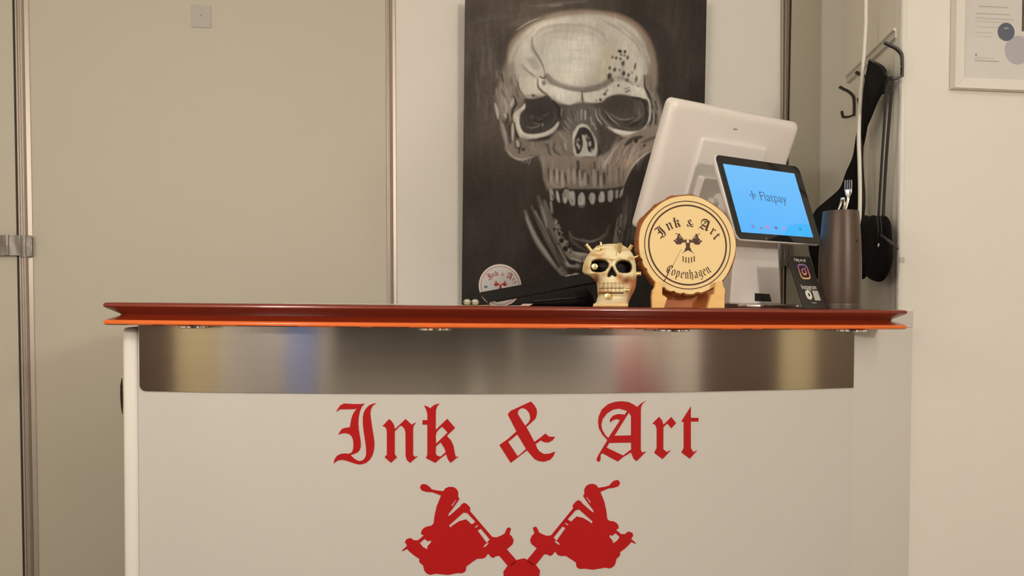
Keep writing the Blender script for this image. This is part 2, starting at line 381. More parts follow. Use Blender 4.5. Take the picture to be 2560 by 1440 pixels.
# brushed steel band
M_STEEL = bpy.data.materials.new('brushed_steel'); M_STEEL.use_nodes = True
nt = M_STEEL.node_tree; b = nt.nodes['Principled BSDF']
b.inputs['Metallic'].default_value = 1.0; b.inputs['Roughness'].default_value = 0.15; b.inputs['Anisotropic'].default_value = 0.75; b.inputs['Anisotropic Rotation'].default_value = 0.25
tg = nt.nodes.new('ShaderNodeTangent'); tg.direction_type = 'RADIAL'; tg.axis = 'Z'; nt.links.new(tg.outputs[0], b.inputs['Tangent'])
tc = nt.nodes.new('ShaderNodeTexCoord'); mp = nt.nodes.new('ShaderNodeMapping'); mp.inputs['Scale'].default_value = (3, 3, 900)
nz = nt.nodes.new('ShaderNodeTexNoise'); nz.inputs['Scale'].default_value = 1.0; nz.inputs['Detail'].default_value = 3
cr = nt.nodes.new('ShaderNodeMix'); cr.data_type = 'RGBA'; cr.inputs[6].default_value = (.455, .42, .385, 1); cr.inputs[7].default_value = (.53, .495, .455, 1)
nt.links.new(tc.outputs['Object'], mp.inputs[0]); nt.links.new(mp.outputs[0], nz.inputs['Vector']); nt.links.new(nz.outputs['Fac'], cr.inputs[0]); nt.links.new(cr.outputs[2], b.inputs['Base Color'])
# the band's own origin is the centre of the arc so that the brushing runs along it
def band():
    o = arc_band(AR + .0035, XBL + .004, XBR, lambda x: ZS + tilt(x), lambda x: ZBT - .001 + tilt(x), .003, M_STEEL, 'steel_band', ctr, 90, .012)
    d = Vector((AX, AYC, 1.0)) - ORG[ctr]
    for v in o.data.vertices: v.co -= d
    o.location = d; o['label'] = 'brushed steel band under the countertop'; return o
band()
# end board on the left, thicker and rounded in front, with a chipped edge
V, Fc = rbox((XBL - .0145, 1.668 + .17, (ZBT) / 2), (.029, .36, ZBT - .004), .009)
p0 = on_arc(330, 900)
V = [v + Vector((0, p0.y - (1.668 + .17 - .18) - .008, 0)) for v in V]
sharp(obj('end_board', V, Fc, M_CTR2, ctr, smooth=True), 40)
chip_c = on_arc(303, 985, AR + .004)
Vc, Fcc = flat_fill([[(-.0018, .020), (.0014, .036), (.0022, .02), (.0026, -.012), (.0018, -.036), (-.0006, -.022), (-.002, 0)]], .0012)
chip_c = at_y(303.5, 990, p0.y + .004)
obj('chipped_edge', frame_map(Vc, chip_c, (.98, -.2, 0), (0, 0, 1), (-.2, -.98, 0)), Fcc, mat('chip_dark', (0.035, 0.024, 0.014), 0.9, spec=0.05), ctr)
# filler panel between the arc and the wall on the right
q0 = Vector((XBR, arc_pt(ang_x(XBR), AR, 0).y, 0)); q1 = at_y(2281, 900, Y_NEAR - .001); q1.z = 0
dq = (q1 - q0).normalized(); nq = Vector((dq.y, -dq.x, 0))
def fill_board(u0, u1, z0, z1):
    pa, pb = q0 + dq * u0, q0 + dq * u1; V = []
    for p in (pa, pb):
        for k in (0, -.018): V += [p + nq * k + Vector((0, 0, z0)), p + nq * k + Vector((0, 0, z1))]
    return V, [(0, 1, 5, 4), (2, 6, 7, 3), (0, 4, 6, 2), (1, 3, 7, 5), (0, 2, 3, 1), (4, 5, 7, 6)]
LQ = (q1 - q0).length
u_end = (XTR + .004 - q0.x) / dq.x
obj('filler_panel', *fill_board(.0005, LQ - .002, 0, ZBT + tilt(1.1) - .002), mat('filler_white', (0.72, 0.70, 0.65), 0.4, var=0.012, scale=4), ctr)
structure('trim_3', *fill_board(u_end, LQ, ZBT + tilt(1.1) - .001, ZT + tilt(1.1) - .004), M_CTR)
# shelf and back of the body, so that the counter is a solid piece of furniture
obj('back_board', *slab(XBL, 1.05, YTB - .03, YTB - .012, 0, ZBT - .012), M_CTR2, ctr)

# =================================================================== LETTERING
def c4(L): return [(820 + x / 5.3333, 980 + y / 5.3333) for x, y in L]
def c5(L): return [(1220 + x / 4.5714, 980 + y / 4.5714) for x, y in L]
def c6(L): return [(980 + x / 5.538, 1180 + y / 5.538) for x, y in L]
G = {}
G['I'] = [c4([(105,270),(130,225),(160,180),(215,152),(330,160),(440,160),(490,150),(450,200),(425,260),(410,330),(405,420),(410,500),(425,590),(437,670),(437,730),(420,780),(390,808),(350,825),(305,840),(240,832),(300,815),(320,800),(335,760),(340,700),(335,640),(315,590),(280,560),(230,548),(180,553),(135,570),(160,525),(190,490),(240,475),(290,470),(300,420),(310,360),(330,300),(355,255),(385,220),(330,230),(240,230),(165,230),(130,250)]),
          c4([(75,960),(85,900),(120,850),(170,824),(235,818),(295,832),(330,870),(360,895),(410,920),(450,915),(485,890),(505,850),(510,800),(505,720),(490,620),(475,520),(465,420),(465,340),(475,275),(505,220),(550,175),(600,155),(648,148),(600,180),(572,230),(565,290),(575,380),(590,480),(610,600),(620,690),(615,760),(595,840),(560,900),(510,945),(450,963),(400,965),(330,945),(260,920),(200,905),(150,908),(110,925)])]
G['n'] = [c4([(725,455),(815,360),(850,390),(880,440),(890,495),(1035,360),(1115,435),(1178,400),(1140,455),(1135,500),(1135,840),(1160,865),(1205,850),(1095,945),(1050,905),(1035,850),(1033,540),(1020,490),(985,452),(960,452),(890,525),(890,830),(920,870),(840,945),(755,870),(785,835),(785,530),(778,490),(755,463)])]
G['k'] = [c4([(1280,178),(1320,190),(1365,215),(1410,175),(1488,150),(1455,195),(1438,250),(1436,505),(1590,357),(1695,478),(1585,585),(1640,645),(1675,720),(1692,830),(1705,865),(1745,855),(1635,945),(1600,900),(1574,828),(1500,885),(1430,945),(1305,880),(1325,835),(1325,435),(1260,435),(1260,375),(1325,375),(1325,290),(1310,235)]),
          c4([(1520,460),(1595,540),(1440,690),(1437,580),(1450,530)]), c4([(1440,725),(1500,670),(1545,735),(1570,800),(1500,862),(1450,845),(1436,815)])]
G['&'] = [c5([(490,108),(530,150),(555,195),(560,240),(545,300),(500,345),(438,400),(470,455),(530,570),(600,520),(655,475),(700,510),(768,512),(740,550),(690,577),(640,573),(605,552),(545,595),(560,640),(590,680),(640,708),(700,705),(768,680),(750,730),(710,775),(640,797),(580,790),(530,765),(490,720),(445,667),(260,810),(130,605),(230,535),(325,450),(228,260),(235,240),(260,215)]),
          c5([(345,215),(370,190),(405,182),(445,205),(475,250),(485,300),(470,340),(425,385),(340,250)]), c5([(335,485),(435,650),(340,735),(230,570)])]
G['A'] = [c5([(1808,98),(1770,130),(1752,165),(1747,210),(1745,660),(1760,690),(1808,680),(1700,790),(1665,765),(1635,690),(1545,742),(1485,795),(1400,750),(1310,700),(1287,715),(1285,775),(1270,798),(1245,790),(1242,765),(1265,715),(1310,640),(1365,550),(1310,490),(1270,420),(1258,350),(1265,280),(1300,200),(1370,140),(1450,112),(1530,105),(1610,115),(1660,140),(1705,170),(1750,130)]),
          c5([(1590,215),(1500,190),(1430,200),(1360,245),(1310,310),(1295,370),(1305,430),(1340,490),(1375,525),(1510,320),(1470,310),(1430,320),(1395,350),(1395,310),(1430,270),(1490,250),(1565,258)]),
          c5([(1610,235),(1635,275),(1635,495),(1445,500)]), c5([(1385,582),(1635,577),(1637,655),(1545,725),(1355,635)])]
G['r'] = [c5([(1880,360),(1955,283),(1990,325),(2005,375),(2095,285),(2150,355),(2095,415),(2050,360),(2005,400),(2003,650),(2040,685),(2090,665),(1995,768),(1900,695),(1928,640),(1928,420),(1915,378)])]
G['t'] = [c5([(2318,165),(2318,295),(2405,295),(2405,338),(2318,338),(2318,640),(2345,685),(2392,668),(2305,762),(2210,690),(2237,640),(2237,342),(2208,338)])]
BIKE = [c6([(388,215),(400,180),(430,165),(480,175),(520,205),(550,240),(620,255),(710,265),(740,225),(790,205),(850,208),(895,235),(918,280),(915,340),(935,370),(895,430),(830,520),(790,570),(772,615),(800,602),(940,480),(960,450),(1000,425),(1040,445),(1085,495),(1080,540),(1390,900),(1450,905),(1510,880),(1560,850),(1590,780),(1620,765),(1648,785),(1625,860),(1660,890),(1685,945),(1670,1000),(1590,1070),(1740,1240),(1620,1320),(1485,1160),(1440,1165),(1400,1190),(1370,1175),(1330,1130),(1290,1185),(1240,1200),(1180,1200),(1120,1240),(1030,1305),(1020,1370),(980,1400),(900,1400),(780,1425),(680,1415),(600,1408),(530,1425),(480,1405),(450,1370),(430,1290),(400,1270),(375,1240),(380,1205),(300,1150),(240,1100),(210,1065),(145,1098),(140,1085),(210,1020),(178,970),(200,930),(260,912),(300,945),(360,945),(440,880),(400,855),(410,810),(440,775),(490,752),(540,745),(575,715),(590,600),(620,470),(680,325),(560,280),(480,275),(410,255)]),
        c6([(790,740),(990,560),(1045,570),(1155,690),(1105,725),(1025,655),(930,680),(830,745),(810,770)]),
        c6([(1145,762),(1185,735),(1197,745),(1157,775)]), c6([(1185,810),(1230,785),(1355,935),(1310,980)]),
        c6([(1260,1045),(1280,1010),(1325,975),(1340,990),(1300,1030)]),
        c6([(385,985),(450,925),(500,960),(540,945),(540,975),(490,1030),(490,1070),(430,1040)]),
        c6([(820,465),(880,385),(886,395),(832,475)])]
RV = AR + .0006
def flat_of(px, py):
    p = on_arc(px, py, RV); return (RV * math.asin((p.x - AX) / RV), p.z - tilt(p.x))
def flat_loops(loops): return [[flat_of(*q) for q in L] for L in loops]
def on_front(V): return [Vector((arc_pt(v[0] / RV, RV + v[2], 0).x, arc_pt(v[0] / RV, RV + v[2], 0).y, v[1] + tilt(AX + v[0]))) for v in V]
GF = {k: flat_loops(v) for k, v in G.items()}
for ch in 'Ink&Art':
    Vc, Fcc = cut_strips(*flat_fill(GF[ch], .0004), .012)
    o = obj('letter', on_front(Vc), Fcc, M_VINYL, fp); o['label'] = 'red blackletter vinyl ' + ('ampersand' if ch == '&' else 'letter ' + ch)
bikeF = flat_loops(BIKE)
EMX = sum(flat_of(*q)[0] for q in ((1006, 1378), (1592.5, 1354), (1050, 1219), (1544.7, 1198), (1220, 1384), (1390, 1378))) / 6
def mirror(L): return [[(2 * EMX - x, y) for x, y in l] for l in L]
sc_px = (flat_of(1500, 1300)[0] - flat_of(1100, 1300)[0]) / 400
zc = flat_of(1306, 1400)[1]
U = sc_px
nose = [[(EMX + x * U, zc - y * U) for x, y in [(-6, -2), (6, -4), (14, 0), (36, 14), (46, 28), (44, 42), (34, 62), (40, 86), (62, 120), (66, 150), (84, 168), (120, 205), (116, 208), (78, 176), (52, 172), (30, 152), (0, 146), (-30, 152), (-52, 172), (-78, 176), (-116, 208), (-120, 205), (-84, 168), (-66, 150), (-62, 120), (-40, 86), (-34, 62), (-44, 42), (-46, 28), (-36, 14), (-14, 0)]]]
teeth = []
for i in range(5):
    cx = (-2 + i) * 44; dy = [6, 16, 20, 12, 0][i]
    teeth.append([(EMX + (cx + x) * U, zc - (250 + dy + y) * U) for x, y in [(-15, 0), (0, 8), (15, 0), (9, 14), (9, 92), (15, 106), (0, 98), (-15, 106), (-9, 92), (-9, 14)]])
for nm, loops, lab in (('motorcycle', bikeF, 'red motorcycle rider silhouette forming the left eye'), ('motorcycle', mirror(bikeF), 'red motorcycle rider silhouette forming the right eye'), ('nose', nose, 'red headlight and fork shape below the motorcycles')):
    Vc, Fcc = cut_strips(*flat_fill(loops, .0004), .012)
    o = obj(nm, on_front(Vc), Fcc, M_VINYL, fp); o['label'] = lab
for L in teeth:
    Vc, Fcc = cut_strips(*flat_fill([L], .0004), .012); obj('tooth', on_front(Vc), Fcc, M_VINYL, fp)
# =================================================================== PAINTED CANVAS ON THE BACK WALL
class Paint:
    "a small brush engine: lays strokes into a grid of colours, as the painter did"
    def __init__(s, x0, x1, y0, y1, step):
        s.W = int((x1 - x0) / step) + 1; s.H = int((y1 - y0) / step) + 1
        s.xs = np.linspace(x0, x1, s.W); s.ys = np.linspace(y0, y1, s.H)
        s.X, s.Y = np.meshgrid(s.xs, s.ys); s.step = step
        s.C = np.zeros((s.H, s.W, 3)); s.rng = np.random.RandomState(7)
    def tone(s, v):
        if not np.isscalar(v) and len(v) == 3: return np.array(v, float)
        t = min(1, max(0, v / 200.0)); return np.array([v, v * (.85 + .09 * t), v * (.71 + .14 * t)])
    def win(s, xa, xb, ya, yb):
        i0, i1 = np.searchsorted(s.xs, xa), np.searchsorted(s.xs, xb); j0, j1 = np.searchsorted(s.ys, ya), np.searchsorted(s.ys, yb)
        return slice(max(0, j0 - 1), j1 + 1), slice(max(0, i0 - 1), i1 + 1)
    def put(s, sl, al, v): s.C[sl] += (s.tone(v) - s.C[sl]) * al[..., None]
    def seg_dist(s, X, Y, pts, ws):
        best = np.full(X.shape, 1e9)
        for (a, b, wa, wb) in zip(pts[:-1], pts[1:], ws[:-1], ws[1:]):
            dx, dy = b[0] - a[0], b[1] - a[1]; L = dx * dx + dy * dy + 1e-9
            t = np.clip(((X - a[0]) * dx + (Y - a[1]) * dy) / L, 0, 1)
            d = np.hypot(X - a[0] - t * dx, Y - a[1] - t * dy) - (wa + (wb - wa) * t) / 2
            best = np.minimum(best, d)
        return best
    def curve(s, pts, n=5):
        if len(pts) < 3: return [tuple(p) for p in pts]
        return [(p.x, p.y) for p in spline([Vector((x, y, 0)) for x, y in pts], n)]
    def stroke(s, pts, w, v, a=1.0, soft=1.2, taper=True, rough=.15):
        P = s.curve(pts); n = len(P)
        ws = [w * ((.35 + .65 * sin(pi * min(1, max(0, (i + .6) / n)))) if taper else 1) for i in range(n)]
        m = w + soft * 2 + 2; xs = [p[0] for p in P]; ys = [p[1] for p in P]
        sl = s.win(min(xs) - m, max(xs) + m, min(ys) - m, max(ys) + m); X, Y = s.X[sl], s.Y[sl]
        if X.size == 0: return
        d = s.seg_dist(X, Y, P, ws)
        al = np.clip(.5 - d / (2 * soft), 0, 1); al = al * al * (3 - 2 * al) * a
        al *= 1 - rough * s.rng.rand(*al.shape); s.put(sl, al, v)
    def poly(s, pts, v, a=1.0, soft=2.0, smooth=True):
        P = s.curve(list(pts) + [pts[0]], 4) if smooth else list(pts) + [pts[0]]
        m = soft * 2 + 2; xs = [p[0] for p in P]; ys = [p[1] for p in P]
        sl = s.win(min(xs) - m, max(xs) + m, min(ys) - m, max(ys) + m); X, Y = s.X[sl], s.Y[sl]
        if X.size == 0: return
        ins = np.zeros(X.shape, bool)
        for (a0, b0) in zip(P[:-1], P[1:]):
            c = ((a0[1] > Y) != (b0[1] > Y)); 
            if b0[1] != a0[1]: ins ^= c & (X < (b0[0] - a0[0]) * (Y - a0[1]) / (b0[1] - a0[1]) + a0[0])
        d = s.seg_dist(X, Y, P, [0] * len(P)); d = np.where(ins, -d, d)
        al = np.clip(.5 - d / (2 * soft), 0, 1); al = al * al * (3 - 2 * al) * a; s.put(sl, al, v)
    def ell(s, cx, cy, rx, ry, v, a=1.0, soft=.3, rot=0):
        m = max(rx, ry) * (1 + soft) + 2; sl = s.win(cx - m, cx + m, cy - m, cy + m); X, Y = s.X[sl] - cx, s.Y[sl] - cy
        if X.size == 0: return
        c, q = cos(rot), sin(rot); r = np.hypot((X * c + Y * q) / rx, (-X * q + Y * c) / ry)
        al = np.clip((1 + soft - r) / (2 * soft), 0, 1); al = al * al * (3 - 2 * al) * a; s.put(sl, al, v)
    def streaks(s, amp, ky, kx):
        n = s.rng.randn(s.H, s.W)
        for ax, k in ((0, ky), (1, kx), (0, ky), (1, kx)):
            k = max(1, int(k)); ker = np.ones(k) / k
            n = np.apply_along_axis(lambda r: np.convolve(r, ker, 'same'), ax, n)
        n /= n.std() + 1e-9; return n * amp

def qa(*L): return [(1140 + x / 3.789, y / 3.789) for x, y in L]
def qb(*L): return [(1140 + x / 3.4288, 360 + y / 3.4288) for x, y in L]
def qe(*L): return [(1220 + x / 5.333, 150 + y / 5.333) for x, y in L]
def qr(*L): return [(1430 + x / 4.8, 120 + y / 4.8) for x, y in L]
def qt(*L): return [(1330 + x / 8.0, 380 + y / 8.0) for x, y in L]
def qj(*L): return [(1280 + x / 5.144, 480 + y / 5.144) for x, y in L]
P = Paint(1145, 1772, -6, 862, 1.3)
# ground: dark, a little lighter and browner to the upper left
gx = np.clip((P.X - 1160) / 600, 0, 1); gy = np.clip(P.Y / 760, 0, 1)
g = 81 - 29 * gx ** .8 * (1 - .4 * gy) - 34 * gy ** .9 * (1 - gx * .6)
g = g + P.streaks(1.8, 40, 7) * (1.1 - .7 * gy) + P.streaks(4.5, 80, 60) * (1.1 - .6 * gy)
glow = np.exp(-(((P.X - 1420) / 235) ** 2 + ((P.Y - 215) / 235) ** 2) ** 1.4); g = g + 26 * glow
P.C[:] = np.stack([g, g * .855, g * .715], -1)
for k in range(60):   # loose vertical brush marks left of the skull
    x = P.rng.uniform(1180, 1262); y = P.rng.uniform(60, 250); L = P.rng.uniform(25, 70)
    P.stroke([(x, y), (x + P.rng.uniform(-4, 3), y + L)], P.rng.uniform(3, 8), P.rng.uniform(84, 112), .30, 3)
for k in range(30):
    x = P.rng.uniform(1180, 1330); y = P.rng.uniform(10, 70)
    P.stroke([(x, y), (x + P.rng.uniform(30, 70), y - P.rng.uniform(5, 25))], P.rng.uniform(4, 9), P.rng.uniform(86, 104), .28, 4)
P.stroke(qa((700, 60), (900, 45), (1100, 20), (1250, 10)), 9, 118, .5, 4)
P.stroke(qa((900, 55), (1000, 45)), 6, 140, .5, 3)
P.poly(qa((420, 380), (480, 300), (560, 260), (520, 400), (440, 560), (400, 700), (370, 620)), 66, .55, 9)
P.poly(qa((1640, 150), (1760, 230), (1900, 420), (1960, 700), (1960, 950), (2080, 820), (2060, 420), (1900, 190)), 50, .7, 10)
# halo and crown
P.poly(qa((480, 600), (500, 430), (600, 300), (740, 200), (900, 130), (1100, 95), (1330, 98), (1560, 140), (1720, 230), (1830, 370), (1890, 520), (1910, 720), (1880, 860), (1700, 800), (600, 800)), (140, 121, 101), .95, 6)
P.stroke(qa((575, 285), (680, 215), (800, 165)), 3.5, 172, .85, 1.3)
P.stroke(qa((580, 300), (700, 225), (850, 170)), 4, 92, .6, 2)
P.stroke(qa((1400, 115), (1580, 150), (1740, 250), (1830, 370), (1880, 520)), 8, (128, 98, 74), .6, 3)
P.poly(qa((500, 640), (505, 540), (540, 440), (620, 330), (740, 240), (880, 180), (1060, 145), (1300, 135), (1500, 170), (1660, 245), (1760, 350), (1810, 470), (1830, 620), (1800, 800), (1780, 880), (1400, 960), (900, 980), (640, 920), (560, 800)), (172, 159, 138), 1, 6)
P.poly(qa((560, 620), (600, 440), (720, 300), (900, 215), (1120, 170), (1350, 175), (1540, 235), (1680, 350), (1740, 480), (1770, 640), (1740, 790), (1500, 760), (700, 800), (590, 740)), (186, 174, 152), .85, 9)
for k in range(46):   # fine rounded strokes over the right of the crown
    t = P.rng.uniform(0, 1); r = P.rng.uniform(.93, 1.06); a0 = -1.35 + 1.5 * t
    pts = [(1442 + 172 * r * cos(a) * (1.02), 160 + 128 * r * sin(a) * 1.02 + 8) for a in np.linspace(a0, a0 + .3, 4)]
    P.stroke(pts, P.rng.uniform(2, 5), P.rng.choice([128, 150, 168, 186, 118]), .38, 1.8)
P.stroke(qa((1500, 190), (1640, 260), (1740, 380), (1790, 520)), 12, (196, 182, 158), .5, 5)
P.stroke(qa((650, 330), (760, 240), (900, 205), (1060, 180)), 10, (205, 193, 170), .55, 5)
# central plate of the forehead
P.ell(*qa((1085, 545))[0], 96, 79, 168, .8, .14)
P.ell(*qa((1085, 560))[0], 90, 70, (190, 178, 156), .85, .3)
P.ell(*qa((1090, 520))[0], 68, 38, (199, 188, 166), .8, .5)
P.stroke(qa((730, 360), (830, 270), (1000, 235), (1200, 240), (1360, 300), (1430, 390)), 9, (160, 146, 125), .75, 4)
P.stroke(qa((720, 330), (800, 250), (960, 215), (1150, 215)), 4, (204, 192, 170), .7, 2)
P.stroke(qa((760, 380), (880, 310), (1100, 285), (1300, 320)), 10, (166, 153, 132), .55, 5)
for k in range(40):
    y = P.rng.uniform(330, 720); x = P.rng.uniform(830, 1200)
    P.stroke(qa((x, y), (x + 90, y + 4), (x + 190, y)), P.rng.uniform(1.5, 4), P.rng.choice([176, 186, 198, 206, 170]), .4, 1.6)
P.poly(qa((1360, 500), (1480, 420), (1500, 620), (1440, 760), (1330, 800), (1320, 640)), (178, 162, 130), .55, 9)
P.stroke(qa((722, 350), (728, 450), (790, 555), (828, 640), (845, 720)), 4, 96, .8, 1.5)
P.stroke(qa((712, 380), (735, 480), (790, 570)), 7, 134, .5, 3)
P.poly(qa((600, 470), (690, 380), (705, 480), (780, 590), (760, 690), (650, 620)), (194, 182, 160), .7, 6)
P.poly(qa((660, 560), (740, 540), (790, 640), (740, 660)), 150, .6, 6)
P.stroke(qa((620, 610), (690, 680), (770, 735)), 2.6, 108, .8, 1)
P.stroke(qa((620, 640), (700, 700), (760, 745)), 1.8, 120, .6, 1)
P.stroke(qa((560, 700), (540, 560), (600, 430)), 6, 140, .5, 3)
# shadow band below the plate
P.stroke(qa((860, 720), (930, 790), (1060, 840), (1220, 850), (1370, 815), (1450, 770)), 14, 116, .9, 4, taper=False)
P.stroke(qa((900, 740), (980, 790), (1110, 820)), 8, 136, .6, 3)
P.stroke(qa((1130, 862), (1230, 868), (1360, 848)), 3, 84, .7, 1.3)
# brows
P.poly(qe((770, 320), (900, 350), (1090, 410), (1240, 430), (1230, 520), (1100, 600), (960, 560), (860, 520), (780, 440), (690, 350), (690, 260), (740, 270)), (196, 184, 162), 1, 3)
P.poly(qe((880, 380), (1060, 420), (1210, 460), (1200, 530), (1080, 580), (950, 530)), (205, 194, 173), .8, 7)
P.poly(qr((130, 540), (330, 510), (440, 460), (520, 405), (640, 410), (780, 460), (870, 500), (910, 600), (860, 610), (720, 580), (560, 545), (420, 590), (330, 650), (150, 640)), (198, 186, 164), 1, 3)
P.stroke(qr((530, 430), (640, 440), (780, 500), (860, 560)), 16, (204, 193, 172), .7, 4)
P.poly(qe((380, 230), (560, 230), (660, 280), (670, 370), (750, 470), (700, 510), (600, 520), (500, 480), (430, 390), (400, 310)), (194, 181, 157), .95, 4)
P.stroke(qe((660, 250), (670, 360), (730, 430), (800, 470)), 3, 45, .95, .9)
P.stroke(qe((680, 215), (750, 245), (770, 210)), 3.2, 52, .9, 1)
P.stroke(qe((690, 380), (740, 430), (790, 450)), 4, 100, .7, 2)
P.ell(*qe((745, 305))[0], 5, 6, 84, .7, .5)
P.stroke(qe((355, 205), (395, 310), (420, 400), (490, 490)), 3.2, 48, .95, 1)
P.stroke(qe((500, 480), (600, 470), (690, 500)), 4, 108, .6, 2); P.ell(*qe((605, 475))[0], 4, 3, 60, .8, .5)
P.stroke(qr((120, 535), (125, 600), (135, 660)), 5, 66, .85, 1.6); P.stroke(qr((135, 570), (140, 640)), 2, 190, .8, 1)
# speckle on the right temple
for (x, y, rx, ry, v) in [(575, 40, 5, 3.6, 38), (635, 45, 3, 4, 40), (590, 80, 3.5, 2.5, 92), (630, 90, 3, 3, 96), (485, 110, 2.6, 4, 92), (530, 120, 3, 4, 74), (580, 130, 3, 3, 78), (668, 115, 3, 5, 78), (612, 185, 4, 6.5, 70), (452, 240, 3, 4.6, 78), (512, 260, 3.6, 5, 66), (570, 265, 2, 3, 84), (620, 305, 3.6, 6, 52), (678, 325, 2.6, 4.5, 62), (757, 220, 2.2, 9, 70), (450, 340, 5.5, 8, 62), (770, 375, 3, 8, 84), (660, 385, 3.6, 4.5, 76), (485, 385, 3, 5, 96), (556, 450, 2.6, 3, 66), (795, 460, 2, 2, 96), (720, 295, 1.6, 4, 108)]:
    P.ell(*qr((x, y))[0], rx, ry, v, .95, .45, rot=.15)
P.stroke(qr((620, 190), (600, 290), (560, 370)), 5, 128, .5, 3); P.stroke(qr((520, 350), (600, 360), (680, 400), (730, 440)), 6, 118, .6, 3)
P.stroke(qr((640, 490), (690, 475)), 4, 112, .8, 1.5); P.stroke(qr((650, 525), (690, 510)), 5, 74, .8, 1.5); P.stroke(qr((380, 560), (430, 500)), 5, 92, .75, 2)
P.ell(*qr((340, 620))[0], 3, 3.4, 44, .9, .4); P.ell(*qr((290, 630))[0], 2, 2, 66, .9, .4); P.ell(*qr((395, 555))[0], 4, 3, 74, .8, .4)
# temples, outer left and right edges
P.poly(qe((100, 480), (180, 180), (260, 40), (350, 60), (360, 230), (420, 400), (490, 500), (470, 620), (330, 700), (300, 800), (160, 760)), (136, 121, 103), .8, 9)
for k in range(55):
    x = P.rng.uniform(110, 400); y = P.rng.uniform(60, 700)
    P.stroke(qe((x, y), (x + P.rng.uniform(0, 30), y + P.rng.uniform(60, 150))), P.rng.uniform(2, 6), P.rng.choice([84, 104, 130, 152, 172, 186]), .45, 1.6)
P.stroke(qe((180, 190), (200, 290)), 4, 50, .9, 1.2); P.stroke(qe((185, 400), (240, 490)), 4, 76, .7, 1.5)
P.stroke(qe((95, 580), (120, 680), (135, 780)), 8, 178, .85, 1.8); P.stroke(qe((220, 520), (250, 640), (240, 700)), 7, 160, .7, 2)
P.stroke(qe((290, 620), (330, 560), (340, 500)), 5, 186, .8, 1.5); P.stroke(qe((360, 520), (375, 590), (330, 660), (315, 760)), 6, 38, .95, 1.3)
P.stroke(qe((345, 480), (375, 560)), 4, 44, .9, 1); P.stroke(qe((262, 720), (262, 780), (245, 840)), 6, 44, .9, 1.4); P.stroke(qe((225, 730), (245, 760)), 6, 178, .8, 1.5)
P.stroke(qe((165, 790), (200, 950), (240, 1100), (240, 1200)), 9, 150, .75, 3); P.stroke(qe((200, 850), (240, 1000), (270, 1130)), 5, 182, .6, 2)
P.stroke(qe((290, 880), (290, 1010)), 5, 50, .9, 1.5); P.stroke(qe((330, 850), (330, 960), (330, 1080)), 8, 178, .85, 2)
P.stroke(qe((245, 950), (270, 1100), (330, 1170)), 5, 96, .7, 2)
P.poly(qr((860, 330), (930, 330), (1000, 480), (1060, 640), (1090, 760), (1060, 900), (1000, 1010), (900, 1040), (960, 900), (960, 760), (900, 580)), (120, 106, 90), .9, 5)
for k in range(26):
    x = P.rng.uniform(890, 1010); y = P.rng.uniform(380, 760); P.stroke(qr((x, y), (x + 30, y + P.rng.uniform(60, 130))), P.rng.uniform(2, 4), P.rng.choice([70, 90, 150, 172, 130]), .5, 1.4)
P.stroke(qr((870, 330), (875, 470), (930, 580), (960, 760), (950, 880)), 5, 40, .95, 1.2); P.stroke(qr((1000, 640), (1030, 740)), 5, 42, .9, 1.2); P.stroke(qr((1005, 800), (1000, 900)), 6, 46, .9, 1.4)
P.stroke(qr((1015, 660), (1050, 760), (1050, 900), (1000, 1000)), 5, 158, .75, 2); P.stroke(qr((960, 740), (985, 850), (950, 960)), 4, 176, .7, 1.6)
P.stroke(qr((940, 520), (1000, 640)), 4, 140, .6, 2)
# left eye
P.poly(qe((490, 520), (600, 520), (700, 500), (790, 470), (860, 540), (950, 650), (960, 760), (920, 850), (830, 920), (700, 970), (560, 985), (470, 960), (430, 870), (430, 740), (500, 640)), 66, 1, 2.5)
P.ell(*qe((700, 640))[0], 42, 28, 56, .8, .5)
P.stroke(qe((870, 540), (940, 640), (950, 760)), 7, 42, .9, 2); P.stroke(qe((880, 680), (890, 780), (830, 870), (740, 920)), 5, 92, .6, 2)
P.stroke(qe((560, 770), (590, 740), (600, 790)), 3, 116, .7, 1.2); P.stroke(qe((720, 750), (780, 730), (820, 700)), 3, 118, .7, 1.2); P.stroke(qe((640, 760), (720, 790), (760, 810)), 3, 104, .6, 1.2)
P.stroke(qe((610, 800), (690, 830), (730, 800), (760, 815)), 2.6, 34, .95, .9); P.stroke(qe((690, 830), (700, 880)), 2.4, 36, .95, .9)
P.stroke(qe((715, 840), (725, 880), (740, 840)), 4, 138, .8, 1.2); P.stroke(qe((520, 890), (580, 905), (650, 890), (690, 860), (620, 840)), 3.4, 132, .85, 1.2)
P.stroke(qe((520, 920), (580, 930)), 3, 96, .6, 1.3)
P.poly(qe((490, 590), (500, 640), (430, 720), (425, 860), (470, 960), (560, 990), (720, 970), (850, 910), (945, 810), (940, 870), (880, 960), (760, 1020), (600, 1050), (450, 1050), (390, 960), (350, 840), (340, 720), (430, 640)), (176, 163, 142), 1, 1.6)
P.stroke(qe((400, 760), (410, 880), (470, 980), (600, 1010), (760, 985), (880, 910), (940, 840)), 7, (204, 193, 172), .85, 2)
P.stroke(qe((460, 650), (490, 590)), 5, (206, 196, 176), .9, 1.5); P.stroke(qe((355, 830), (370, 950), (410, 1050), (480, 1095), (560, 1090)), 4, 40, .95, 1)
P.stroke(qe((570, 1070), (720, 1050), (830, 1030), (880, 990)), 6.5, 46, .95, 1.3); P.stroke(qe((430, 1030), (600, 1050), (700, 1030)), 3.4, 160, .7, 1.3)
P.stroke(qe((960, 660), (965, 760), (945, 830)), 3, 44, .9, 1); P.stroke(qe((985, 650), (970, 740)), 3.4, 160, .8, 1.2)
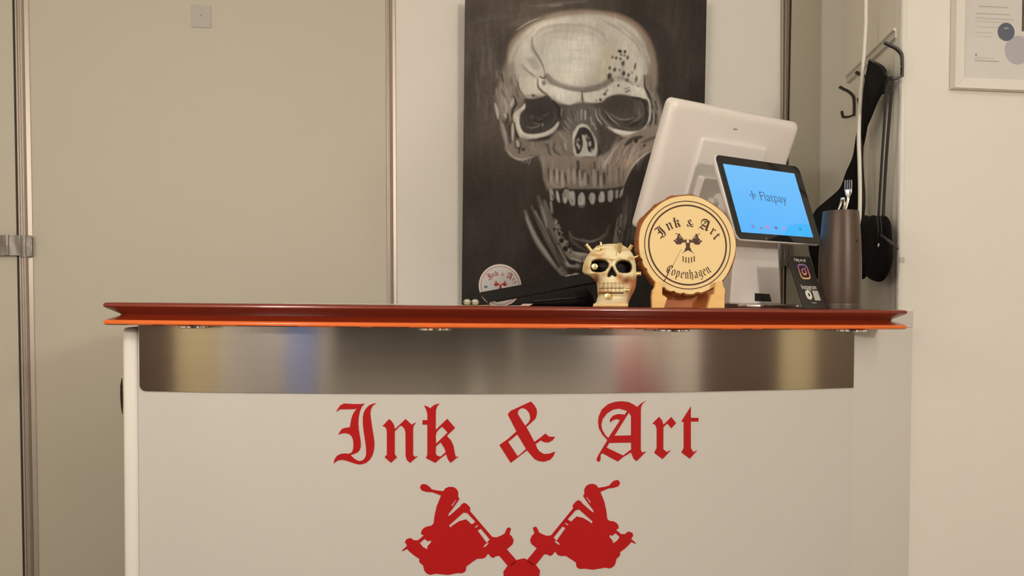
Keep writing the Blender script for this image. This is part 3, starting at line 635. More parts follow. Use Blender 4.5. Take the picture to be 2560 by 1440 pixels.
# right eye
P.poly(qr((350, 700), (420, 600), (540, 560), (660, 570), (780, 610), (860, 640), (890, 740), (880, 850), (800, 930), (680, 930), (560, 880), (440, 800)), 74, 1, 3)
P.ell(*qr((590, 680))[0], 42, 20, 66, .8, .5); P.poly(qr((740, 640), (840, 640), (880, 740), (850, 820), (760, 800), (740, 720)), 88, .6, 5)
P.stroke(qr((720, 590), (840, 620), (885, 720), (880, 850)), 6, 44, .9, 2); P.stroke(qr((800, 740), (810, 830), (740, 880)), 7, 128, .6, 3)
P.stroke(qr((460, 790), (540, 840), (620, 860), (700, 850), (740, 830)), 4, 140, .8, 1.5); P.stroke(qr((400, 780), (440, 850), (500, 900)), 5.5, 50, .9, 1.6)
P.stroke(qr((400, 760), (480, 860), (560, 920)), 4, 172, .7, 1.6); P.stroke(qr((690, 935), (760, 910), (830, 865)), 5, 42, .92, 1.4); P.stroke(qr((600, 880), (670, 890), (720, 850)), 4, 52, .9, 1.4)
P.stroke(qr((550, 930), (640, 960), (760, 970), (850, 930)), 5, 100, .7, 2)
P.poly(qr((400, 940), (460, 960), (560, 980), (700, 1000), (820, 980), (900, 900), (930, 780), (920, 660), (880, 590), (930, 620), (945, 780), (930, 920), (860, 1010), (740, 1040), (600, 1050), (480, 1000)), (186, 174, 152), 1, 2)
P.stroke(qr((440, 950), (560, 1000), (700, 1020), (820, 1000)), 8, (207, 197, 176), .85, 2.4); P.stroke(qr((930, 640), (940, 760), (920, 900)), 6, 182, .8, 2)
P.stroke(qr((320, 730), (340, 820), (420, 910), (500, 970)), 8, 128, .85, 2); P.stroke(qr((280, 730), (300, 830), (360, 920)), 5, 186, .85, 1.5); P.stroke(qr((300, 740), (320, 830), (400, 920)), 3, 58, .8, 1.2)
P.stroke(qr((410, 960), (480, 1000)), 6, 84, .8, 2); P.stroke(qr((900, 940), (940, 880)), 5, 66, .8, 2)
# bridge and nose
P.poly(qr((-70, 720), (0, 690), (130, 670), (260, 700), (280, 800), (300, 960), (330, 1150), (300, 1320), (180, 1310), (80, 1350), (-20, 1300), (-60, 1000)), 98, .95, 6)
for (x0, y0, x1, y1, wd, v) in [(115, 740, 110, 860, 4, 182), (160, 760, 160, 860, 4.5, 190), (65, 760, 75, 880, 3, 140), (30, 800, 40, 870, 3, 122), (225, 830, 240, 920, 4, 178), (255, 900, 290, 980, 4, 170), (-10, 760, 20, 850, 3, 60), (195, 740, 200, 820, 3, 66), (-60, 830, 0, 900, 4, 132), (-90, 880, -30, 960, 4, 146), (-100, 950, -40, 1010, 4, 150)]:
    P.stroke(qr((x0, y0), (x1, y1)), wd, v, .8, 1.3)
P.poly(qr((110, 905), (60, 940), (20, 1020), (5, 1150), (20, 1260), (80, 1320), (150, 1290), (190, 1290), (270, 1300), (300, 1250), (290, 1150), (240, 1020), (190, 930)), (182, 170, 150), 1, 2)
P.poly(qr((90, 960), (60, 1020), (30, 1110), (40, 1200), (75, 1270), (110, 1230), (130, 1150), (120, 1050), (140, 1050), (180, 1130), (190, 1220), (230, 1250), (270, 1190), (260, 1090), (210, 990), (150, 950)), 52, 1, 1.6)
P.stroke(qr((145, 1050), (150, 1150), (160, 1260)), 6, 172, .9, 1.6)
for (x, y, rx, ry, v) in [(75, 1100, 3, 5, 150), (65, 1160, 3, 5, 176), (85, 1190, 3, 6, 182), (170, 1060, 3, 5, 170), (215, 1150, 3.4, 7, 196), (240, 1230, 3, 5, 172), (200, 1080, 2.4, 4, 120), (50, 1120, 2, 4, 132)]: P.ell(*qr((x, y))[0], rx, ry, v, .85, .5)
P.ell(*qr((65, 1250))[0], 3, 4, 34, .9, .4); P.stroke(qr((20, 1000), (10, 1120), (20, 1250)), 4, (206, 196, 176), .8, 1.4); P.stroke(qr((30, 1290), (90, 1325), (150, 1290), (200, 1290), (280, 1295)), 5, (200, 188, 168), .85, 1.6)
P.stroke(qr((315, 1150), (330, 1260), (310, 1320)), 5, 52, .9, 1.6); P.stroke(qr((240, 1010), (290, 1120), (300, 1240)), 4, 190, .8, 1.4)
# cheeks, upper jaw
P.poly(qe((230, 1170), (420, 1040), (600, 1090), (800, 1060), (930, 940), (1100, 1000), (1120, 1280), (900, 1440), (760, 1440), (640, 1270), (430, 1330), (300, 1280)), (124, 109, 92), .95, 5)
P.stroke(qe((250, 1210), (330, 1290), (440, 1330), (560, 1300), (620, 1280)), 5, 168, .85, 1.8); P.stroke(qe((360, 1090), (360, 1150), (420, 1180), (440, 1110), (400, 1070)), 3, 56, .9, 1.2)
P.stroke(qe((395, 1090), (405, 1150)), 5, 196, .8, 1.5); P.stroke(qe((420, 1170), (415, 1240)), 4, 36, .9, 1.2)
for k in range(50):
    x = P.rng.uniform(440, 1050); y = P.rng.uniform(1080, 1330); P.stroke(qe((x, y), (x + P.rng.uniform(-30, 40), y + P.rng.uniform(30, 110))), P.rng.uniform(2, 5), P.rng.choice([62, 84, 120, 146, 166, 136]), .5, 1.5)
P.ell(*qe((470, 1190))[0], 5, 4, 52, .8, .5); P.stroke(qe((780, 1110), (820, 1240), (840, 1290)), 4, 56, .8, 1.5); P.stroke(qe((940, 960), (1000, 1040), (1060, 1090)), 6, 150, .7, 2)
P.stroke(qe((1030, 1120), (1040, 1190)), 5, 180, .8, 1.8); P.stroke(qe((890, 1100), (880, 1200), (1000, 1310)), 6, 62, .7, 2)
P.poly(qb((720, 100), (980, 100), (1240, 100), (1420, -40), (1700, -160), (1760, -40), (1640, 80), (1540, 160), (1470, 270), (1430, 370), (1390, 420), (1080, 410), (900, 400), (800, 410), (760, 330), (740, 220)), (132, 115, 97), .97, 4)
P.poly(qb((1300, 90), (1440, -30), (1600, -60), (1700, -20), (1600, 100), (1500, 200), (1440, 300), (1330, 330), (1280, 220)), (140, 118, 98), .85, 6)
for k in range(34):
    t = P.rng.uniform(0, 1); x = 1260 + t * 330; y = 30 + P.rng.uniform(-60, 160) * (1 - .3 * t)
    P.stroke(qb((x + 50 + 40 * t, y - 70), (x + 10, y + 20), (x - 15, y + 110)), P.rng.uniform(2, 6), P.rng.choice([92, 120, 150, 168, 182, 104]), .5, 1.6)
P.stroke(qb((1720, 40), (1620, 90), (1530, 170), (1470, 270), (1430, 370)), 5, 178, .85, 1.3); P.stroke(qb((1660, 30), (1560, 80), (1470, 170), (1430, 220)), 9, (160, 136, 110), .6, 3)
P.stroke(qb((1240, 90), (1215, 230), (1180, 340)), 3, 168, .7, 1.5); P.stroke(qb((1390, 10), (1280, 160), (1250, 250)), 6, 176, .7, 2)
P.stroke(qr((640, 1160), (730, 1100), (840, 1065)), 12, 52, .9, 2.5); P.stroke(qr((840, 1130), (950, 1090), (1020, 1060)), 7, 66, .7, 3); P.ell(*qr((770, 1115))[0], 4, 5, 34, .9, .4); P.stroke(qr((725, 1140), (740, 1110)), 3, 170, .8, 1.2); P.ell(*qr((870, 1170))[0], 2.6, 3.2, 40, .9, .4)
P.stroke(qr((600, 1060), (680, 1060)), 5, 184, .7, 2)
for k in range(34):   # roots of the upper teeth
    x = P.rng.uniform(300, 1850); y0 = P.rng.uniform(150, 380); P.stroke(qt((x, y0), (x + P.rng.uniform(-15, 15), y0 + P.rng.uniform(100, 300))), P.rng.uniform(2, 6), P.rng.choice([66, 84, 100, 134, 156]), .5, 1.5)
for (x, y0, y1, wd, v) in [(380, 360, 620, 8, 166), (500, 330, 620, 6.5, 176), (610, 380, 690, 8, 172), (730, 330, 640, 8, 160), (840, 340, 640, 10, 176), (960, 380, 660, 7, 178), (1060, 420, 660, 9, 176), (1240, 360, 700, 11, 164), (1380, 480, 720, 8, 170), (1420, 100, 400, 6, 168), (1560, 300, 690, 8, 150), (1690, 300, 680, 8, 142), (230, 100, 600, 5, 142), (1500, 500, 650, 6, 130), (1010, 600, 680, 16, 170)]:
    P.stroke(qt((x - 5, y0), (x, (y0 + y1) / 2), (x + 10, y1)), wd, v, .8, 2)
for (x, y0, y1, wd) in [(445, 360, 480, 3.5), (680, 470, 700, 2.6), (650, 420, 560, 3), (900, 350, 480, 5), (1120, 470, 620, 5), (1320, 380, 650, 4), (1450, 420, 650, 4.5), (330, 330, 560, 3), (1250, 200, 340, 4), (1000, 400, 500, 2.4), (920, 200, 330, 9), (550, 400, 600, 3)]:
    P.stroke(qt((x, y0), (x + 4, y1)), wd, 52, .8, 1.4)
P.stroke(qt((300, 640), (420, 650), (560, 720), (700, 690)), 6, 142, .7, 2); P.stroke(qt((700, 690), (860, 700), (1100, 690)), 5, 120, .7, 2)
# mouth, lower jaw
P.poly(qj((500, 110), (700, 150), (900, 190), (1130, 180), (1350, 110), (1370, 180), (1320, 350), (1300, 480), (1280, 620), (1100, 700), (900, 690), (760, 640), (680, 520), (580, 340), (520, 220)), (56, 47, 38), 1, 3)
for (pts, wd, v, a) in [([(170, 250), (230, 420), (330, 640), (480, 860), (640, 1060)], 12, 118, .85), ([(180, 330), (260, 500), (360, 680), (500, 880)], 6, 158, .75), ([(250, 180), (340, 380), (440, 580), (540, 780), (640, 980)], 10, 96, .8), ([(300, 250), (400, 470), (480, 640)], 7, 150, .7), ([(340, 60), (390, 220), (440, 400), (520, 600), (600, 800), (700, 960)], 14, 92, .85), ([(375, 180), (420, 330), (450, 450)], 4, 170, .8), ([(420, 120), (470, 300), (540, 480), (600, 640)], 14, 112, .8), ([(500, 130), (515, 260)], 5, 184, .9), ([(330, 640), (420, 760), (560, 960)], 7, 138, .7), ([(600, 690), (660, 830), (720, 940), (800, 960)], 8, 130, .8), ([(700, 900), (740, 950), (820, 950)], 6, 168, .7), ([(560, 720), (620, 860), (680, 960), (720, 1010)], 8, 74, .7), ([(630, 1000), (680, 1050)], 14, 120, .7)]:
    P.stroke(qj(*pts), wd * 1.25, min(190, v * 1.16), a, 3.0)
P.stroke(qj((450, 480), (560, 700), (680, 900)), 5, 58, .8, 2); P.stroke(qj((300, 300), (420, 520), (470, 640)), 4, 56, .7, 2); P.stroke(qj((230, 330), (330, 560)), 4, 62, .6, 2)
P.poly(qj((540, 340), (580, 360), (610, 460), (660, 560), (740, 690), (800, 770), (960, 790), (980, 880), (780, 880), (700, 820), (620, 680), (560, 520)), (140, 126, 108), .95, 2.5)
for k in range(46):
    t = P.rng.uniform(0, 1); x = 555 + 200 * t ** 1.2 + P.rng.uniform(-15, 30); y = 360 + 420 * t + P.rng.uniform(-20, 20); P.ell(*qj((x, y))[0], P.rng.uniform(1.4, 3.4), P.rng.uniform(1.4, 4), P.rng.choice([44, 60, 172, 190, 150]), .8, .5)
for (x, y, r) in [(610, 540, 4), (635, 625, 5.5), (685, 730, 6), (740, 700, 4), (545, 480, 3)]: P.ell(*qj((x, y))[0], r, r * 1.1, 34, .95, .35)
P.stroke(qj((770, 770), (880, 800), (980, 800)), 9, 180, .85, 2.2); P.stroke(qj((760, 850), (860, 890), (940, 890)), 6, (188, 176, 156), .8, 1.8); P.stroke(qj((770, 885), (860, 905)), 4, 46, .9, 1.3)
P.stroke(qj((900, 850), (900, 940)), 2.4, 36, .9, 1); P.stroke(qj((740, 720), (765, 780)), 2.4, 40, .9, 1); P.ell(*qj((840, 950))[0], 7, 6, 142, .9, .5); P.stroke(qj((720, 960), (850, 985), (900, 930)), 5, 90, .7, 2)
P.stroke(qj((740, 510), (780, 580), (880, 620), (1000, 640), (1120, 600), (1180, 540)), 6, 118, .85, 2.4); P.stroke(qj((740, 520), (760, 620), (860, 700), (960, 760)), 9, 104, .75, 3); P.stroke(qj((900, 600), (1000, 635), (1100, 610)), 3, 150, .7, 1.5)
P.stroke(qj((1250, 420), (1210, 540), (1130, 640)), 7, 96, .7, 3); P.stroke(qj((690, 480), (740, 640), (860, 760)), 6, 50, .7, 3)
P.poly(qj((1350, 340), (1400, 300), (1420, 400), (1390, 520), (1380, 640), (1300, 660), (1320, 520)), (116, 103, 88), .9, 3)
for k in range(20): P.ell(*qj((P.rng.uniform(1340, 1410), P.rng.uniform(310, 620)))[0], P.rng.uniform(1.4, 3), P.rng.uniform(2, 4.5), P.rng.choice([40, 56, 160, 180]), .8, .5)
P.stroke(qj((1370, 380), (1365, 440)), 4, 36, .95, 1.2); P.stroke(qj((1355, 500), (1360, 570)), 4, 34, .95, 1.2); P.stroke(qj((1410, 290), (1400, 330)), 5, 156, .8, 1.5)
for (x, y0, y1, wd, v) in [(1440, 120, 620, 9, 84), (1480, 60, 480, 8, 96), (1530, 60, 520, 7, 74), (1560, 400, 640, 8, 92), (1600, 460, 620, 7, 108), (1420, 500, 700, 8, 90), (1500, 480, 680, 9, 84), (1470, 300, 460, 4, 120)]: P.stroke(qj((x, y0), (x - 12, (y0 + y1) / 2), (x - 30, y1)), wd, v, .75, 3)
# upper teeth
P.poly(qt((320, 740), (560, 730), (900, 740), (1300, 740), (1650, 720), (1850, 690), (1760, 920), (1600, 1010), (1250, 1050), (900, 1070), (620, 1010), (370, 980)), 52, .85, 2)
for T, v in (([(340, 750), (400, 740), (440, 850), (430, 960), (370, 970), (350, 860)], 156), ([(480, 780), (520, 790), (565, 990), (520, 1000), (480, 900)], 182), ([(600, 850), (660, 740), (740, 760), (760, 850), (690, 1010), (620, 1000)], 148), ([(620, 930), (670, 900), (690, 1000), (640, 1020)], 186), ([(740, 800), (830, 780), (865, 880), (860, 1050), (780, 1055), (735, 950)], 178), ([(920, 900), (980, 800), (1050, 860), (1060, 1020), (1000, 1070), (925, 1050)], 182), ([(1130, 920), (1170, 820), (1250, 830), (1270, 930), (1240, 1035), (1180, 1040)], 176), ([(1330, 900), (1380, 790), (1440, 810), (1455, 940), (1430, 1000), (1340, 1000)], 188), ([(1510, 800), (1560, 760), (1620, 780), (1620, 920), (1580, 1000), (1520, 970)], 176), ([(1660, 780), (1720, 750), (1720, 900), (1670, 930)], 150), ([(1740, 900), (1780, 790), (1835, 690), (1820, 780), (1760, 910)], 184)):
    P.poly(qt(*T), v, .97, 1.2)
    cx = sum(p[0] for p in T) / len(T); cy = sum(p[1] for p in T) / len(T); P.stroke(qt((cx + 10, cy - 40), (cx + 15, cy + 60)), 4, v + 22, .6, 2); P.stroke(qt((cx - 25, cy - 50), (cx - 25, cy + 40)), 3, v - 60, .45, 1.6)
P.stroke(qt((400, 850), (425, 930)), 3, 60, .8, 1.2); P.stroke(qt((930, 1080), (1000, 1100), (1080, 1040)), 5, 138, .8, 2); P.stroke(qt((805, 960), (810, 1010)), 3.4, 70, .8, 1.3); P.stroke(qt((720, 1060), (800, 1085), (870, 1075)), 3, 104, .7, 1.4)
P.stroke(qt((590, 790), (660, 720), (740, 740)), 4, 44, .9, 1.4); P.stroke(qt((880, 760), (890, 900), (880, 1040)), 6, 46, .85, 1.8); P.stroke(qt((920, 850), (1000, 770), (1080, 790)), 5, 48, .9, 1.6); P.stroke(qt((1130, 820), (1220, 760), (1290, 800), (1310, 1000)), 6, 50, .85, 1.8)
kb = np.array([.22, .56, .22])
for ax in (0, 1): P.C = np.apply_along_axis(lambda r: np.convolve(np.pad(r, 1, mode='edge'), kb, 'valid'), ax, P.C)
br = 1 + .014 * P.streaks(1, 12, 3) + .035 * P.streaks(1, 40, 34)
P.C = P.C * br[..., None]
P.C = np.clip(P.C + P.streaks(1.6, 2, 2)[..., None] * np.array([1, .93, .83]), 18, 232)

# canvas plane: hangs from the wall, leaning forward a little at the top
Yt, Yb = Y_BACK - .050, Y_BACK - .024
pc0 = at_y(1165, -4, Yt); pc1 = at_y(1160, 862, Yb); pcn = Vector((0, -(pc0.z - pc1.z), 0)) + Vector((0, 0, (Yb - Yt) * -1))
pcn = Vector((0, -1, (Yt - Yb) / (pc0.z - pc1.z))).normalized()
def canvas_pt(px, py): return on_plane(px, py, pc0, pcn)
xl = lambda y: 1163.4 - .0112 * y; xr = lambda y: 1766.8 - .0190 * y
NU, NV = 430, 610; V = []; cols = np.zeros((NV + 1, NU + 1, 4)); cols[..., 3] = 1
ii = np.arange(NU + 1) / NU
C0, RX, RY, RZ = CAM, ray(1280, 720), ray(1281, 720) - ray(1280, 720), ray(1280, 721) - ray(1280, 720)
for j in range(NV + 1):
    y = -4 + 864 * j / NV; xx = xl(y) + (xr(y) - xl(y)) * ii
    d = np.array(RX)[None] + (xx - 1280)[:, None] * np.array(RY)[None] + (y - 720) * np.array(RZ)[None]
    t = (pc0 - CAM).dot(pcn) / (d @ np.array(pcn)); V.append(np.array(CAM)[None] + d * t[:, None])
    fx = np.clip((xx - P.xs[0]) / (P.xs[1] - P.xs[0]), 0, P.W - 1.001); fy = min(max((y - P.ys[0]) / (P.ys[1] - P.ys[0]), 0), P.H - 1.001)
    i0 = fx.astype(int); u = (fx - i0)[:, None]; j0 = int(fy); v = fy - j0
    c = (P.C[j0, i0] * (1 - u) + P.C[j0, i0 + 1] * u) * (1 - v) + (P.C[j0 + 1, i0] * (1 - u) + P.C[j0 + 1, i0 + 1] * u) * v
    cols[j, :, :3] = c / 255
cl = cols[..., :3]; cols[..., :3] = np.clip(np.where(cl <= .04045, cl / 12.92, ((cl + .055) / 1.055) ** 2.4) / np.array(LIGHT), 0, .9)
V = np.concatenate(V)
corner = [Vector(V[0]), Vector(V[NU]), Vector(V[NV * (NU + 1) + NU]), Vector(V[NV * (NU + 1)])]
pbase = (corner[2] + corner[3]) / 2
ptg = thing('skull_painting', 'large dark canvas painting of a screaming skull behind the counter', 'painting', tuple(pbase))
me = bpy.data.meshes.new('painted_face'); idx = np.arange((NU + 1) * (NV + 1)).reshape(NV + 1, NU + 1)
q = np.stack([idx[:-1, :-1], idx[1:, :-1], idx[1:, 1:], idx[:-1, 1:]], -1).reshape(-1, 4)
me.vertices.add(len(V)); me.vertices.foreach_set('co', (V - np.array(pbase)[None]).ravel())
me.loops.add(q.size); me.loops.foreach_set('vertex_index', q.ravel().astype(np.int32))
me.polygons.add(len(q)); me.polygons.foreach_set('loop_start', (np.arange(len(q)) * 4).astype(np.int32))
me.update(calc_edges=True)
ca = me.color_attributes.new('paint', 'FLOAT_COLOR', 'POINT'); ca.data.foreach_set('color', cols.reshape(-1).astype(np.float32))
M_PAINT = bpy.data.materials.new('oil_paint'); M_PAINT.use_nodes = True; nt = M_PAINT.node_tree; b = nt.nodes['Principled BSDF']
b.inputs['Roughness'].default_value = .75; b.inputs['Specular IOR Level'].default_value = .15
at = nt.nodes.new('ShaderNodeVertexColor'); at.layer_name = 'paint'; nt.links.new(at.outputs[0], b.inputs['Base Color'])
nz = nt.nodes.new('ShaderNodeTexNoise'); nz.inputs['Scale'].default_value = 220; bp = nt.nodes.new('ShaderNodeBump'); bp.inputs['Strength'].default_value = .12; bp.inputs['Distance'].default_value = .001
nt.links.new(nz.outputs['Fac'], bp.inputs['Height']); nt.links.new(bp.outputs[0], b.inputs['Normal'])
me.materials.append(M_PAINT)
fo = bpy.data.objects.new('painted_face', me); COL.objects.link(fo); fo.parent = ptg; ORG[fo] = Vector(pbase)
M_CANVAS = mat('canvas_edge_black', (0.012, 0.010, 0.009), 0.7)
bk = [c + Vector((0, .0185, 0)) for c in corner]; fr = [c + Vector((0, .0005, 0)) for c in corner]
obj('stretcher', fr + bk, [(0, 1, 2, 3), (7, 6, 5, 4), (0, 4, 5, 1), (1, 5, 6, 2), (2, 6, 7, 3), (3, 7, 4, 0)], M_CANVAS, ptg)
# =================================================================== THINGS ON THE COUNTER
M_WHITE = mat('white_plastic', (0.86, 0.81, 0.76), 0.28, var=0.01, scale=10)
M_WHITE2 = mat('white_plastic_satin', (0.84, 0.81, 0.77), 0.35, var=0.01, scale=10)
M_BLACKGL = mat('black_glass', (0.012, 0.011, 0.011), 0.08, spec=0.6)
M_BLACKPL = mat('black_plastic', (0.016, 0.014, 0.013), 0.4)
M_SILVER = mat('silver_base', (0.78, 0.74, 0.70), 0.25, 1.0, var=0.03)
def rrect(w, h, r, n=6, cx=0, cy=0):
    L = []
    for (sx, sy, a0) in ((1, 1, 0), (-1, 1, 90), (-1, -1, 180), (1, -1, 270)):
        for k in range(n + 1):
            a = radians(a0 + 90 * k / n); L.append((cx + sx * (w / 2 - r) + r * cos(a), cy + sy * (h / 2 - r) + r * sin(a)))
    return L
def plate_mesh(L, prof, o, x, y, n):
    "outline L lofted through (inset, height) steps: soft-edged plates"
    V = []; c = Vector((sum(p[0] for p in L) / len(L), sum(p[1] for p in L) / len(L))); m = len(L)
    hw = max(abs(p[0] - c.x) for p in L); hh = max(abs(p[1] - c.y) for p in L)
    for (d, z) in prof:
        for p in L: V.append(((c.x + (p[0] - c.x) * (1 - d / hw)), (c.y + (p[1] - c.y) * (1 - d / hh)), z))
    Fc = [(j * m + i, j * m + (i + 1) % m, (j + 1) * m + (i + 1) % m, (j + 1) * m + i) for j in range(len(prof) - 1) for i in range(m)]
    Fc += [tuple(range(m)), tuple((len(prof) - 1) * m + i for i in range(m))]
    return frame_map(V, o, x, y, n), Fc
# --- point-of-sale terminal
def pose(yaw, t, side):
    n = Vector((sin(yaw) * cos(t), side * cos(yaw) * cos(t), sin(t))); r = Vector((cos(yaw), -side * sin(yaw), 0)); u = n.cross(r)
    if u.z < 0: u = -u
    return r, u, n
k1 = .44 / .38; mc = CAM + Vector((.6318, 1.617, .2735)) * k1; mw, mh = .44, .2617 * k1
mr, mu, mn = pose(radians(-26.52), radians(22.24), 1)
k2 = .29 / .26; dc = CAM + Vector((.72591, 1.57825, .21255)) * k2; dw, dh = .29, .18636 * k2
dr, du, dn = pose(radians(25.39), radians(19.62), -1)
az = radians(25.9); fr_, ff_ = Vector((cos(az), sin(az), 0)), Vector((sin(az), -cos(az), 0))   # right and front of the stand
st = Vector((.797, 1.795, 0)); st.z = ztop(st.x) + .0009
pos = thing('payment_terminal', 'white payment terminal with a blue customer screen, seen from behind', 'payment terminal', tuple(st))
obj('base', *plate_mesh(rrect(.20, .15, .05, 8), [(.004, 0), (.001, .001), (0, .004), (.001, .0075), (.005, .009)], st, fr_, -ff_, (0, 0, 1)), M_SILVER, pos, smooth=False)
# stand column: front shell, sides, cable port
def quad_px(P, p0, n): return [on_plane(x, y, p0, n) for x, y in P]
cf = st + ff_ * .028; tn = (ff_ * cos(radians(4)) + Vector((0, 0, sin(radians(4))))).normalized()
Q = quad_px([(1838, 600), (1946, 606), (1954, 754), (1826, 751)], cf + Vector((0, 0, .08)), tn)
Q[2].z = Q[3].z = st.z + .0095
back = [q - ff_ * .05 for q in Q]
col = obj('stand_column', Q + back, [(0, 1, 2, 3), (7, 6, 5, 4), (0, 4, 5, 1), (1, 5, 6, 2), (2, 6, 7, 3), (3, 7, 4, 0)], M_WHITE, pos)
mdf = col.modifiers.new('soft', 'BEVEL'); mdf.width = .004; mdf.segments = 3
PQ = quad_px([(1888, 733), (1924, 735), (1929, 753.5), (1888, 752.5)], cf + Vector((0, 0, .08)) + tn * .001, tn)
obj('cable_port', PQ + [q - tn * .004 for q in PQ], [(0, 1, 2, 3), (7, 6, 5, 4), (0, 4, 5, 1), (1, 5, 6, 2), (2, 6, 7, 3), (3, 7, 4, 0)], M_BLACKPL, pos)
# back-of-monitor shell
sh = obj('monitor_shell', *plate_mesh(rrect(mw, mh, .016, 6), [(.004, .014), (0, .010), (0, -.004), (.003, -.012), (.010, -.017), (.02, -.0185)], mc, mr, mu, mn), M_WHITE, pos, smooth=True); sharp(sh, 50)
obj('monitor_glass', *plate_mesh(rrect(mw - .008, mh - .008, .013, 6), [(0, .0141), (.001, .0152)], mc, mr, mu, mn), M_BLACKGL, pos)
bp0 = mc - mn * .0185
def on_back(x, y): p = on_plane(x, y, bp0, mn) - mc; return p.dot(mr), p.dot(mu)
B = [on_back(*q) for q in ((1752, 341), (1907, 370), (1862, 560), (1695, 540))]
bx0, bx1 = (B[0][0] + B[3][0]) / 2, (B[1][0] + B[2][0]) / 2; by1, by0 = (B[0][1] + B[1][1]) / 2, (B[2][1] + B[3][1]) / 2
obj('mount_plate', *plate_mesh(rrect(bx1 - bx0, by1 - by0, .006, 4, (bx0 + bx1) / 2, (by0 + by1) / 2), [(0, -.0185), (0, -.022), (.002, -.026), (.006, -.0272)], mc, mr, mu, mn), M_WHITE2, pos, smooth=False)
M1, M2 = on_back(1748, 436), on_back(1800, 505)
obj('mount_block', *plate_mesh(rrect(abs(M2[0] - M1[0]) + .02, abs(M2[1] - M1[1]), .006, 4, (M1[0] + M2[0]) / 2, (M1[1] + M2[1]) / 2), [(0, -.0265), (0, -.040), (.003, -.045)], mc, mr, mu, mn), M_WHITE2, pos)
hz_ = on_back(1782, 500); obj('hinge_barrel', *lathe([(.006, -.045), (.011, -.044), (.012, -.04), (.012, .04), (.011, .044), (.006, .045)], mc + mr * hz_[0] + mu * hz_[1] - mn * .052, 24, axis_m(mr)), M_WHITE2, pos, smooth=True)
lg = on_back(1838, 323); Vt, Ft = flat_fill([rrect(.014, .0035, .0015, 3)], .0003)
obj('logo', frame_map([(v[0] + lg[0], v[1] + lg[1], v[2] - .0187) for v in Vt], mc, mr, mu, mn), Ft, mat('logo_grey', (.35, .33, .31), .3), pos)
# neck between both screens
nk = mc - mn * .027 - mu * .055; n1 = dc - dn * .012
obj('neck', *rbox((nk + n1) / 2 + Vector((0, 0, -.012)), (.085, (nk - n1).length * .92, .05), .012, Matrix((fr_, (nk - n1).normalized(), fr_.cross((nk - n1).normalized()))).transposed()), M_WHITE2, pos, smooth=False)
obj('neck_post', *rbox(st - ff_ * .01 + Vector((0, 0, .115)), (.10, .035, .20), .008, Matrix((fr_, -ff_, Vector((0, 0, 1)))).transposed()), M_WHITE2, pos)
hp = on_plane(1775, 470, nk, mn)
obj('hinge_cover', *lathe([(.006, -.035), (.012, -.034), (.014, -.03), (.014, .03), (.012, .034), (.006, .035)], nk - mn * .006 + mr * .0, 24, axis_m(mr)), M_WHITE2, pos, smooth=True)
# customer display
cs = obj('display_shell', *plate_mesh(rrect(dw, dh, .016, 6), [(.012, -.013), (.003, -.010), (0, -.004), (0, .0005), (.0012, .002)], dc, dr, du, dn), M_WHITE2, pos, smooth=True); sharp(cs, 50)
bz = obj('display_bezel', *plate_mesh(rrect(dw - .004, dh - .004, .0145, 6), [(0, .0018), (0, .0032), (.001, .0038)], dc, dr, du, dn), M_BLACKGL, pos)
def on_disp(x, y): p = on_plane(x, y, dc + dn * .004, dn) - dc; return p.dot(dr), p.dot(du)
S4 = [on_disp(*q) for q in ((1806, 409), (1985, 434), (2034, 595), (1855, 579))]
sx0, sx1 = (S4[0][0] + S4[3][0]) / 2, (S4[1][0] + S4[2][0]) / 2; sy1, sy0 = (S4[0][1] + S4[1][1]) / 2, (S4[2][1] + S4[3][1]) / 2
M_SCREEN = bpy.data.materials.new('lit_screen'); M_SCREEN.use_nodes = True; nt = M_SCREEN.node_tree; b = nt.nodes['Principled BSDF']
b.inputs['Base Color'].default_value = (.02, .05, .09, 1); b.inputs['Roughness'].default_value = .12
tc = nt.nodes.new('ShaderNodeTexCoord'); sp = nt.nodes.new('ShaderNodeSeparateXYZ'); nt.links.new(tc.outputs['Generated'], sp.inputs[0])
rp = nt.nodes.new('ShaderNodeValToRGB'); nt.links.new(sp.outputs[2], rp.inputs[0])
rp.color_ramp.elements[0].color = (lin(84 / 255), lin(182 / 255), 1.0, 1); rp.color_ramp.elements[1].color = (lin(112 / 255), lin(194 / 255), 1.0, 1)
nt.links.new(rp.outputs[0], b.inputs['Emission Color']); b.inputs['Emission Strength'].default_value = .86
scr = obj('screen', *plate_mesh(rrect(sx1 - sx0, sy1 - sy0, .0008, 2, (sx0 + sx1) / 2, (sy0 + sy1) / 2), [(0, .0037), (0, .0043)], dc, dr, du, dn), M_SCREEN, bz)
scr['label'] = 'lit blue screen with dark lettering'
M_INKBLUE = mat('screen_ink', (.03, .06, .14), .4, emis=(.08, .16, .36), emis_s=.5)
M_SCR2 = mat('screen_sky_patch', (.02, .05, .09), .2, emis=(lin(44 / 255), lin(182 / 255), 1.0), emis_s=.86)
def screen_print(Vt, Ft, cx, cy, m, name, z=.0045, sx=1):
    return obj(name, frame_map([(v[0] * sx + cx, v[1] + cy, v[2] + z) for v in Vt], dc, dr, du, dn), Ft, m, bz)
cpx = on_disp(1932, 495); Vt, Ft = text_fill('Flatpay', .0335, .00008, thin=-.00025)
tw = max(v[0] for v in Vt) - min(v[0] for v in Vt); screen_print(Vt, Ft, *cpx, M_INKBLUE, 'lettering', sx=.090 / tw)
lx, ly = on_disp(1881, 488)
for i, (ox, hh) in enumerate(((-.0075, .006), (0, .022), (.0075, .009))):
    Vt, Ft = flat_fill([rrect(.0036, hh, .0017, 3)], .00008); screen_print(Vt, Ft, lx + ox, ly, M_INKBLUE, 'logo_bar')
